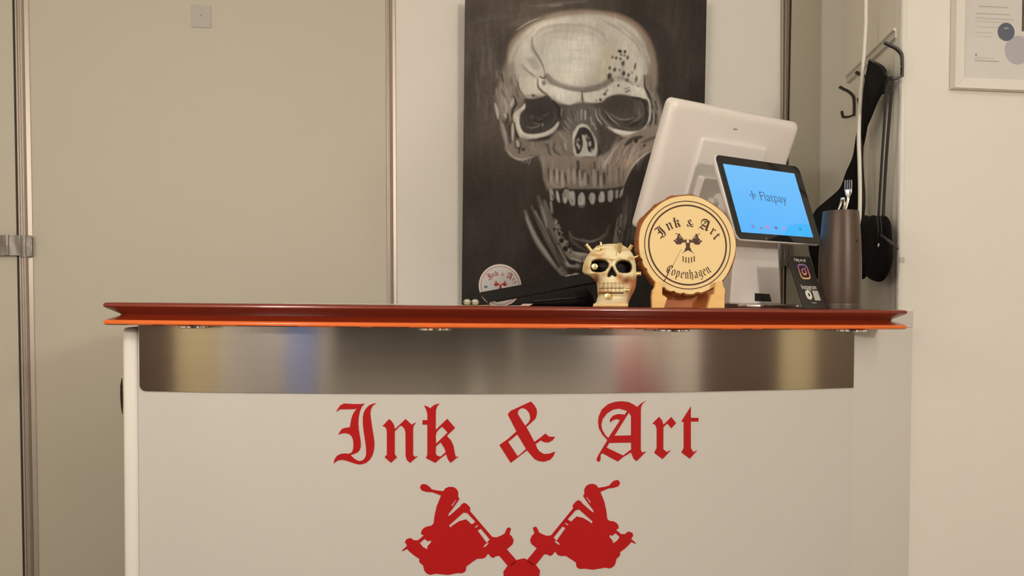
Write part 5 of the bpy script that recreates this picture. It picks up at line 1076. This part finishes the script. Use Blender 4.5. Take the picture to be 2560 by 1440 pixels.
# --- black clipboard leaning up towards the skull
M_CLIPB = mat('clipboard_black', (.010, .009, .008), .6, spec=.15)
A0, A1 = at_y(1220, 757, 1.69), at_y(1492, 706, 1.70)
lx_ = (A1 - A0).normalized(); side = Vector((.05, .97, .205)); side = (side - lx_ * side.dot(lx_)).normalized(); up_ = lx_.cross(side)
if up_.z < 0: up_ = -up_
Lc = (A1 - A0).length
cmid = A0 + lx_ * Lc / 2 + side * .0575
cl0 = Vector((cmid.x, cmid.y, ztop(cmid.x)))
clip = thing('clipboard', 'black clipboard propped at a slant between the sticker and the skull figurine', 'clipboard', tuple(cl0))
MC = Matrix((lx_, side, up_)).transposed()
Vb, Fb = rbox(cmid, (Lc, .115, .005), .0018, MC); dzc = (ztop(A0.x) + .001) - min(v.z for v in Vb)
SH = Vector((0, 0, dzc if dzc > 0 else 0)); obj('board', [v + SH for v in Vb], Fb, M_CLIPB, clip)
def clip_box(u, v_, w_, s_, name, m):
    V_, F_ = rbox(cmid + lx_ * u + side * v_ + up_ * w_, s_, min(s_) * .3, MC); obj(name, [v + SH for v in V_], F_, m, clip)
clip_box(Lc / 2 - .026, .050, -.0045, (.036, .016, .0035), 'metal_clip', mat('clip_steel', (.75, .7, .62), .25, 1.0)); clip_box(Lc / 2 - .026, .050, .0045, (.030, .016, .004), 'clip_lever', M_CHROME)
clip_box(-(Lc / 2 - .010), -.0582, -.0005, (.014, .0016, .0022), 'corner_cap', M_CHROME)
# black pouch it rests on
M_NYL = mat('black_nylon', (.010, .009, .009), .8, var=.2, scale=200, bump=.2, spec=.15)
pa0, pa1 = at_y(1275, 764, 1.665), at_y(1488, 764, 1.685); n_u, n_v = 30, 18; V = []
for i in range(n_u + 1):
    u = i / n_u; hgt = (.006 + .040 * u ** 1.1) * min(1, (1 - u) * 9) ** .5 * min(1, u * 7 + .05) ** .5
    for j in range(n_v):
        a = 2 * pi * j / n_v; ca_, sa_ = cos(a), sin(a); e_ = lambda q: math.copysign(abs(q) ** .7, q)
        x = pa0.x + (pa1.x - pa0.x) * u; y = 1.685 + e_(ca_) * .028 * (.4 + .6 * min(1, (1 - u) * 8) * min(1, u * 6 + .1)) + .01 * u
        V.append(Vector((x, y, ztop(x) + .0009 + hgt * (e_(sa_) * .5 + .5) + .0008 * sin(7 * u + 3 * a) * (sa_ > .2))))
Fc = [(i * n_v + j, i * n_v + (j + 1) % n_v, (i + 1) * n_v + (j + 1) % n_v, (i + 1) * n_v + j) for i in range(n_u) for j in range(n_v)] + [tuple(range(n_v)), tuple(n_u * n_v + j for j in range(n_v))]
pch = thing('black_pouch', 'soft black pouch lying under the slanted black clipboard', 'pouch', ((pa0.x + pa1.x) / 2, 1.685, ztop(pa0.x)))
obj('pouch_body', V, Fc, M_NYL, pch, smooth=True)
zpl = [Vector((pa0.x + (pa1.x - pa0.x) * u, 1.6555 + .010 * u - .0005, ztop(pa0.x) + .004 + (.006 + .040 * u ** 1.1) * .42)) for u in (.25, .4, .55, .7, .85)]
obj('zip', *tube(zpl, .0014, 8), M_BLACKPL, pch, smooth=True)
# --- loose papers
def paper(px0, px1, Y0, Y1, label, rot=0, col=(.82, .78, .70), lift=.0, name='paper_sheet'):
    a, b_ = at_y(px0, 762, Y0), at_y(px1, 762, Y0); n = 10; V = []; c = Vector(((a.x + b_.x) / 2, (Y0 + Y1) / 2, 0)); cz = ztop(c.x)
    for j in range(5):
        for i in range(n + 1):
            u = i / n - .5; w_ = j / 4 - .5; x = u * (b_.x - a.x); y = w_ * (Y1 - Y0); cr2, sr2 = cos(radians(rot)), sin(radians(rot))
            X_, Y_ = c.x + x * cr2 - y * sr2, c.y + x * sr2 + y * cr2
            V.append(Vector((X_, Y_, ztop(X_) + .0007 + lift * max(0, u - .1) ** 2 * 4 + .0006 * sin(u * 9 + 1) ** 2)))
    m = len(V); V += [v + Vector((0, 0, .0005)) for v in V]; Fc = []
    for j in range(4):
        for i in range(n): q = (j * (n + 1) + i, j * (n + 1) + i + 1, (j + 1) * (n + 1) + i + 1, (j + 1) * (n + 1) + i); Fc += [q[::-1], tuple(m + k for k in q)]
    rim = [i for i in range(n + 1)] + [j * (n + 1) + n for j in range(1, 5)] + [4 * (n + 1) + i for i in range(n - 1, -1, -1)] + [j * (n + 1) for j in range(3, 0, -1)]
    for i in range(len(rim)): p, q = rim[i], rim[(i + 1) % len(rim)]; Fc.append((p, q, m + q, m + p))
    return tag(obj(name, V, Fc, mat('paper_%s' % label[:8], col, .6, var=.02), None, loc=(c.x, c.y, cz)), label, 'paper')
paper(706, 1015, 1.60, 1.78, 'white paper sheet lying flat on the left half of the countertop', 3)
paper(1288, 1326, 1.585, 1.64, 'small pink paper slip lying under the black clipboard', 12, (.78, .60, .52), .006)
paper(1128, 1235, 1.575, 1.67, 'yellowish paper note under two small silver beads', -4, (.80, .66, .36))
# --- two small silver beads
for (x, lab) in ((1168, 'left of two small ribbed silver beads beside the painting corner'), (1188, 'right of two small ribbed silver beads beside the painting corner')):
    p = at_y(x, 757, 1.62); zt_ = ztop(p.x) + .0018
    bm = bmesh.new(); bmesh.ops.create_uvsphere(bm, u_segments=24, v_segments=14, radius=1)
    for v in bm.verts: v.co = Vector((v.co.x * .0078, v.co.y * .0075, v.co.z * .0058 * (1 + .06 * sin(math.atan2(v.co.y, v.co.x) * 8))))
    V, Fc = from_bm(bm, (p.x, p.y, zt_ + .0060))
    bd = thing('silver_bead', lab, 'bead', (p.x, p.y, zt_), 'beads on the paper note')
    obj('shell', V, Fc, mat('bead_silver', (.62, .62, .54), .3, .55, var=.3, scale=400), bd, smooth=True)
    obj('groove', *lathe([(.0079, -.0005), (.0081, 0), (.0079, .0005), (.007, .0005), (.007, -.0005)], (p.x, p.y, zt_ + .006), 24), mat('bead_dark', (.12, .12, .09), .4, .6), bd, smooth=False)
# --- round shop sticker on the painting
stc = canvas_pt(1250, 714); stx = (canvas_pt(1303, 714) - stc); sru = stx.length; stx.normalize(); sty = pcn.cross(stx); sty = sty if sty.z > 0 else -sty
stk = thing('round_sticker', 'round white shop sticker with red lettering on the lower left of the painting', 'sticker', tuple(stc))
so_ = stc + pcn * .0008
def stick(loops, m, name, z, ext=.0001):
    Vt, Ft = flat_fill(loops, ext); obj(name, frame_map([(v[0], v[1], v[2] + z) for v in Vt], so_, stx, sty, pcn), Ft, m, stk)
M_ST = mat('sticker_white', (.74, .72, .70), .35, var=.03); M_STR = mat('sticker_red', (.40, .05, .05), .4); M_STP = mat('sticker_rim', (.85, .74, .70), .35)
stick([circle_pts(0, 0, sru, None, 72)], M_STP, 'disc', 0, .0002); stick([circle_pts(0, 0, sru * .89, None, 72)], M_ST, 'printed_disc', .00025); stick([circle_pts(0, 0, sru * .905, None, 72), circle_pts(0, 0, sru * .885, None, 72)], M_STR, 'red_ring', .0005)
UPs = sru / 53.0
for (chh, x, y, h, rot) in (('I', -27, 22, 17, 30), ('n', -17, 26, 10, 20), ('k', -8.5, 30.5, 13, 8), ('&', 6.5, 28, 8, 0), ('A', 24, 24, 16, -24), ('r', 33.5, 15, 9, -40), ('t', 38, 8, 11, -50)):
    stick(place(GF[chh], x * UPs, y * UPs, h * UPs, rot), M_STR, 'red_letter', .0005)
es2 = 35 * UPs / (max(exs) - min(exs)); e2 = (1.0 * UPs, 12 * UPs)
for L in (bikeF, mirror(bikeF), nose): stick([[(e2[0] + (x - EMX) * es2, e2[1] + (y - etop) * es2) for x, y in l] for l in L], mat('sticker_red_bright', (.55, .02, .03), .4), 'red_emblem', .0005)
Vt, Ft = flat_fill([rrect(8 * UPs, 5 * UPs, 1 * UPs, 3, -35.5 * UPs, -3 * UPs)], .0001); obj('blue_mark', frame_map([(v[0], v[1], v[2] + .0005) for v in Vt], so_, stx, sty, pcn), Ft, mat('sticker_blue', (.10, .20, .32), .4), stk)
# =================================================================== COAT HOOKS, BAGS AND CABLE BY THE RETURN WALL
M_HOOK = mat('hook_black', (.03, .024, .018), .4, .3)
M_CLOTH = mat('black_cloth', (.010, .0085, .008), .85, var=.25, scale=300, bump=.2, spec=.15)
M_CORD = mat('black_cord', (.014, .011, .008), .6)
M_RAIL = mat('hook_rail_white', (.70, .66, .57), .35, var=.02)
def on_wall(x, y, off): return on_plane(x, y, SA + SN * off, SN)
UPV = Vector((0, 0, 1))
# rail
ra, rb_ = on_wall(2114, 196, .012), on_wall(2233, 83, .012); rz = (ra.z + rb_.z) / 2
rail = thing('hook_rail', 'long white ledge rail on the return wall above the black coat hooks', 'rail', ((ra.x + rb_.x) / 2, (ra.y + rb_.y) / 2, rz - .012))
def wall_bar(p, q, prof):
    "bar along the wall, prof = (out, height) section"
    V = []; n = len(prof)
    for e in (p, q):
        for (o_, h) in prof: V.append(Vector((e.x, e.y, 0)) + SN * (o_ - .012) + UPV * (rz + h))
    return V, [(i, (i + 1) % n, n + (i + 1) % n, n + i) for i in range(n)] + [tuple(range(n)), tuple(range(n, 2 * n))]
RE = rb_ + SD * -.02 * 0
obj('bar', *wall_bar(ra, rb_, [(.0005, .012), (.009, .012), (.012, .010), (.012, .006), (.007, .004), (.007, -.010), (.009, -.012), (.0005, -.014)]), M_RAIL, rail)
obj('end_cap', *wall_bar(ra - SD * 0 + SD * -.0, ra + SD * .002, [(.0004, .0125), (.0125, .0125), (.0125, .005), (.0095, -.0125), (.0004, -.0145)]), M_DARKGAP if False else M_RAIL, rail)
def coat_hook(tip, label):
    T = on_wall(*tip, .046); base = T - SN * .046 - UPV * .052
    h = thing('coat_hook', label, 'coat hook', tuple(base), 'black hooks on the return wall')
    def bar(pts, w_, t_, name):
        P_ = spline([base + SN * o_ + UPV * z for o_, z in pts], 5); V, Fc = [], []
        for i, p in enumerate(P_):
            d = (P_[min(i + 1, len(P_) - 1)] - P_[max(0, i - 1)]).normalized(); nn = d.cross(SD).normalized()
            for (a, b_) in ((-1, -1), (1, -1), (1, 1), (-1, 1)): V.append(p + SD * a * w_ / 2 + nn * b_ * t_ / 2)
        for i in range(len(P_) - 1):
            for k in range(4): Fc.append((i * 4 + k, i * 4 + (k + 1) % 4, (i + 1) * 4 + (k + 1) % 4, (i + 1) * 4 + k))
        Fc += [(3, 2, 1, 0), tuple((len(P_) - 1) * 4 + k for k in range(4))]
        obj(name, V, Fc, M_HOOK, h)
    bar([(.0035, -.034), (.0035, 0), (.006, .022), (.018, .036), (.032, .044), (.046, .052)], .012, .005, 'upper_prong')
    bar([(.0035, -.032), (.016, -.037), (.030, -.038), (.034, -.036), (.037, -.026), (.038, -.020)], .012, .005, 'lower_prong')
    obj('screw', *lathe([(.003, 0), (.003, .0012), (.0015, .0018)], base + SN * .0062 + UPV * -.01, 12, axis_m(SN)), M_CHROME, h)
    return base
HB = [coat_hook((2098, 217), 'farthest black coat hook on the return wall, hanging empty'), coat_hook((2139, 180), 'black coat hook half hidden behind the white cable'),
      coat_hook((2172, 150), 'black coat hook carrying the big black bag'), coat_hook((2211, 106), 'nearest black coat hook, cut by the wall edge, carrying the small pouch')]
def pillow(poly_px, off, th_, name, m, parent, nring=6, ctr_px=None, pick=None, SN=SN):
    on_wall = pick or globals()['on_wall']
    "soft bag: outline on a plane parallel to the wall, padded towards the room"
    P_ = [on_wall(x, y, off) for x, y in poly_px]; P_ = spline(P_ + [P_[0]], 4)[:-1]; n = len(P_)
    c = on_wall(*ctr_px, off) if ctr_px else sum(P_, Vector()) / n; V = []
    for s_ in (1, -1):
        for j in range(nring):
            k = j / (nring - 1) * .96; z = th_ * sqrt(max(0, 1 - (1 - k) ** 2.2)) * (1 if s_ > 0 else .35)
            for i, p in enumerate(P_): V.append(p + (c - p) * k + SN * (s_ * (z + .0005)) + SN * .0009 * sin(i * .45 + j) * (k > 0) * (1 - k))
    Fc = []
    for b_ in (0, nring * n):
        for j in range(nring - 1):
            for i in range(n): Fc.append((b_ + j * n + i, b_ + j * n + (i + 1) % n, b_ + (j + 1) * n + (i + 1) % n, b_ + (j + 1) * n + i))
        Fc.append(tuple(b_ + (nring - 1) * n + i for i in range(n)))
    for i in range(n): Fc.append((i, (i + 1) % n, nring * n + (i + 1) % n, nring * n + i))
    return obj(name, V, Fc, m, parent, smooth=True)
# large black bag
t0 = on_wall(2100, 720, .03)
bag = thing('black_bag', 'large limp black cloth bag hanging from a coat hook behind the canister', 'bag', (t0.x, t0.y, t0.z))
pillow([(2172, 152), (2186, 158), (2203, 172), (2213, 190), (2215, 210), (2206, 232), (2194, 256), (2180, 290), (2166, 325), (2158, 370), (2152, 345), (2149, 310), (2153, 270), (2158, 230), (2164, 190)], .040, .007, 'strap_fold', M_CLOTH, bag, 5, (2180, 215))
pillow([(2148, 300), (2160, 330), (2156, 380), (2154, 420), (2157, 470), (2158, 520), (2150, 540), (2147, 600), (2146, 660), (2142, 697), (2110, 704), (2075, 706), (2046, 702), (2032, 660), (2022, 622), (2024, 570), (2036, 530), (2060, 506), (2085, 485), (2102, 466), (2115, 430), (2132, 390), (2140, 340)], .0, .010, 'bag_body', M_CLOTH, bag, 6, (2108, 590), lambda x, y, o_: at_y(x, y, 2.12), Vector((0, -1, 0)))
# small pouch with cord
t1 = on_wall(2190, 704, .03)
pou = thing('shoulder_pouch', 'small padded black pouch hanging on long thin cords right of the canister', 'pouch', (t1.x, t1.y, t1.z))
pb_ = pillow([(2150, 560), (2153, 542), (2165, 538), (2172, 541), (2183, 538), (2196, 541), (2208, 538), (2220, 545), (2227, 562), (2230, 600), (2232, 640), (2226, 672), (2214, 695), (2202, 704), (2188, 703), (2176, 698), (2166, 691), (2160, 697), (2150, 692), (2147, 640)], .046, .016, 'pouch_body', M_CLOTH, pou, 7, (2190, 620))
def cord(pts, r, name='cord', off=.05, fl=None): obj(name, *tube(spline([on_wall(x, y, off) for x, y in pts], 6), r, 8, fl), M_CORD, pou, smooth=True)
cord([(2196, 548), (2200, 480), (2206, 380), (2212, 290), (2215, 230), (2219, 200), (2226, 193), (2231, 200)], .0030)
cord([(2208, 548), (2211, 480), (2217, 380), (2224, 290), (2229, 230), (2231, 200)], .0036)
cord([(2156, 548), (2160, 500), (2156, 440), (2154, 400), (2155, 360), (2153, 330)], .0042, 'strap', .045, .4)
for xs in (2193, 2201): cord([(xs, 540), (xs + 3, 575), (xs + 1, 592)], .0016, 'piping', .0655)
rg = on_wall(2197, 613, .0650); obj('eyelet', *lathe([(.0032, -.0005), (.0052, -.0005), (.0056, .0008), (.0048, .0018), (.0036, .0018), (.0032, .0006), (.0032, -.0005)], rg, 20, axis_m(SN)), M_CHROME, pou, smooth=True)
stq = [on_wall(2204, 588, .066), on_wall(2224, 604, .070), on_wall(2243, 621, .074)]; obj('toggle', *tube(stq, [.0032, .0034, .0036], 10), mat('toggle_brown', (.05, .038, .026), .4), pou, smooth=True)
ph_ = on_wall(2226, 196, .035); obj('hanging_knot', *lathe([(.001, -.006), (.005, -.004), (.006, 0), (.005, .004), (.001, .006)], ph_, 14, axis_m(SD)), M_CORD, pou, smooth=True)
# white cable from the ceiling
YC_ = 2.0
cp = [at_y(2166, -60, YC_), at_y(2164, 60, YC_), at_y(2158, 160, YC_), at_y(2152, 240, YC_), at_y(2147, 330, YC_), at_y(2149, 420, YC_), at_y(2150, 500, YC_), at_y(2147, 600, YC_), at_y(2142, 700, YC_), at_y(2136, 800, YC_)]
cp = [Vector((cp[0].x + .01, YC_, Z_C - .001))] + cp + [Vector((cp[-1].x, YC_, .30)), Vector((cp[-1].x - .01, YC_, .02))]
cab = thing('white_cable', 'white cable hanging from the ceiling in front of the coat hooks', 'cable', (cp[-1].x, YC_, .02))
obj('cord', *tube(spline(cp, 6), .0052, 10), mat('cable_white', (.86, .82, .74), .35), cab, smooth=True)
obj('ceiling_clip', *lathe([(.012, 0), (.012, -.008), (.006, -.012)], (cp[0].x, YC_, Z_C - .0005), 18), M_WHITE, cab)
# smudge: small metal latch on the corner of the wall
lt = at_y(2246, 650, Y_NEAR - .002)
lat = thing('door_latch', 'small grey metal catch on the wall corner beside the black pouch', 'latch', (lt.x, Y_NEAR, lt.z))
obj('plate', *rbox((lt.x + .010, Y_NEAR - .0012, lt.z), (.014, .002, .014), .0008), mat('latch_grey', (.55, .51, .44), .4, .3), lat)
# =================================================================== FRAMED CERTIFICATE ON THE RIGHT WALL
YF = Y_NEAR - .022
f0 = at_y(2388, 218, YF); f1 = at_y(2413, 190, YF)
fw = f1.x - f0.x; FW, FH = .34, .44
frm = thing('picture_frame', 'white framed certificate with blue seal on the right wall', 'picture frame', (f0.x + FW / 2, Y_NEAR, f0.z))
M_FRAME = mat('frame_white', (.80, .77, .70), .35, var=.015)
def mitre(a, b_, c, d, name):
    "one frame side: outer edge a-b, inner edge d-c, in (x,z) from the lower left corner"
    V = []
    for (p, y) in ((a, 0), (b_, 0), (c, .004), (d, .004)): V.append(Vector((f0.x + p[0], YF + y, f0.z + p[1])))
    for p in (a, b_, c, d): V.append(Vector((f0.x + p[0], Y_NEAR - .0008, f0.z + p[1])))
    obj(name, V, [(0, 1, 2, 3), (7, 6, 5, 4), (0, 4, 5, 1), (1, 5, 6, 2), (2, 6, 7, 3), (3, 7, 4, 0)], M_FRAME, frm)
e = .0003
mitre((0, 0), (FW, 0), (FW - fw, fw), (fw, fw), 'frame_side'); mitre((0, e), (0, FH - e), (fw - e, FH - fw), (fw - e, fw + e), 'frame_side')
mitre((FW, e), (FW, FH - e), (FW - fw + e, FH - fw), (FW - fw + e, fw + e), 'frame_side'); mitre((0, FH), (FW, FH), (FW - fw, FH - fw), (fw, FH - fw), 'frame_side')
YP = Y_NEAR - .010
sheet = obj('sheet', *slab(f0.x + fw - .002, f0.x + FW - fw + .002, YP, YP + .002, f0.z + fw - .002, f0.z + FH - fw + .002), mat('certificate_paper', (.70, .68, .64), .4, var=.015), frm)
def prnt(loops, m, name, z=.0004):
    Vt, Ft = flat_fill(loops, .0001); obj(name, [Vector((v[0], YP - z - v[2], v[1])) for v in Vt], Ft, m, sheet)
def fpx(x, y): p = at_y(x, y, YP); return p.x, p.z
def lines(rows, m):
    for (x0, x1, y, h) in rows:
        a, b_ = fpx(x0, y), fpx(x1, y + (x1 - x0) * .045); prnt([[(a[0], a[1] - h / 2), (b_[0], a[1] - h / 2), (b_[0], a[1] + h / 2), (a[0], a[1] + h / 2)]], m, 'print_line')
lines([(2440, 2523, 33, .0022), (2447, 2520, 15, .002)], mat('print_grey', (.50, .47, .42), .5)); lines([(2440, 2535, 44, .004), (2438, 2530, 52, .003), (2440, 2500, 66, .002), (2440, 2482, 80, .003), (2440, 2480, 90, .0016)], mat('print_pale', (.63, .60, .55), .5))
lines([(2437, 2497, 151, .0034), (2437, 2485, 144, .0012)], mat('print_grey2', (.48, .45, .40), .5)); lines([(2540, 2580, 90, .0018), (2540, 2580, 98, .0014)], mat('print_grey3', (.52, .50, .48), .5))
r1 = abs(fpx(2536, 80)[0] - fpx(2494, 80)[0]) / 2
prnt([circle_pts(*fpx(2515, 80), r1, r1 * .98, 40)], mat('seal_blue', (.065, .08, .14), .35), 'blue_seal', .0008)
sx1_, sz1_ = fpx(2515, 71); prnt([[(sx1_ - .006, sz1_ - .0015), (sx1_ + .006, sz1_ - .0015), (sx1_ + .006, sz1_ + .0015), (sx1_ - .006, sz1_ + .0015)]], mat('seal_light', (.4, .4, .5), .4), 'seal_bar', .0012)
r2 = abs(fpx(2566, 124)[0] - fpx(2510, 124)[0]) / 2 * 1.15
prnt([circle_pts(*fpx(2544, 126), r2, r2, 40)], mat('seal_pale', (.44, .43, .47), .4), 'pale_seal', .0005)
cx_, cz_ = fpx(2510, 138); prnt([circle_pts(*fpx(2440, 137), .003, .0035, 14)], mat('print_dot', (.30, .28, .2), .5), 'crest')
a, b_ = fpx(2556, -20), fpx(2590, 80); prnt([[(a[0], b_[1]), (b_[0] + .02, b_[1]), (b_[0] + .02, a[1]), (a[0], a[1])]], mat('photo_brown', (.07, .035, .03), .35), 'dark_photo', .0006)
a, b_ = f0.x + fw, f0.x + FW - fw
# glazing
gm = bpy.data.materials.new('picture_glass'); gm.use_nodes = True; nt = gm.node_tree; nt.nodes.remove(nt.nodes['Principled BSDF'])
tr = nt.nodes.new('ShaderNodeBsdfTransparent'); gl = nt.nodes.new('ShaderNodeBsdfGlossy'); gl.inputs['Roughness'].default_value = .04; mxs = nt.nodes.new('ShaderNodeMixShader'); mxs.inputs[0].default_value = .04
nt.links.new(tr.outputs[0], mxs.inputs[1]); nt.links.new(gl.outputs[0], mxs.inputs[2]); nt.links.new(mxs.outputs[0], nt.nodes['Material Output'].inputs[0])
obj('glass', *slab(a - .001, b_ + .001, YP - .0045, YP - .0025, f0.z + fw - .001, f0.z + FH - fw + .001), gm, frm)
# =================================================================== UNSEEN LAMPS AND THE FAR END OF THE SHOP
M_LRIM = mat('lamp_rim', (.75, .74, .72), .4)
LL = ('unseen globe lamp hanging on the left side of the shop', 'unseen globe lamp hanging on the right side of the shop', 'unseen fill lamp added low to the left of the counter', 'small unseen globe lamp close under the ceiling above the counter front')
for (gx_, gy_, gz_, gr_, gs_), lab in zip(LAMPS, LL):
    g_ = thing('globe_lamp', lab, 'lamp', (gx_, gy_, gz_), 'unseen globe lamps')
    bm = bmesh.new(); bmesh.ops.create_uvsphere(bm, u_segments=32, v_segments=20, radius=gr_)
    obj('globe', *from_bm(bm, (gx_, gy_, gz_)), mat('globe_%d' % gs_, (.9, .87, .8), .5, emis=WARM, emis_s=gs_), g_, smooth=True)
    obj('cap', *lathe([(.05, gr_ * .9), (.05, gr_ + .03), (.02, gr_ + .05), (.006, gr_ + .06)], (gx_, gy_, gz_), 24), M_LRIM, g_)
    obj('hanging_cord', *tube([(gx_, gy_, gz_ + gr_ + .05), (gx_, gy_, Z_C - .012)], .004, 8), M_LRIM, g_)
    obj('ceiling_rose', *lathe([(.05, Z_C - gz_ - .0005), (.05, Z_C - gz_ - .012), (.02, Z_C - gz_ - .03)], (gx_, gy_, gz_), 24), M_LRIM, g_)
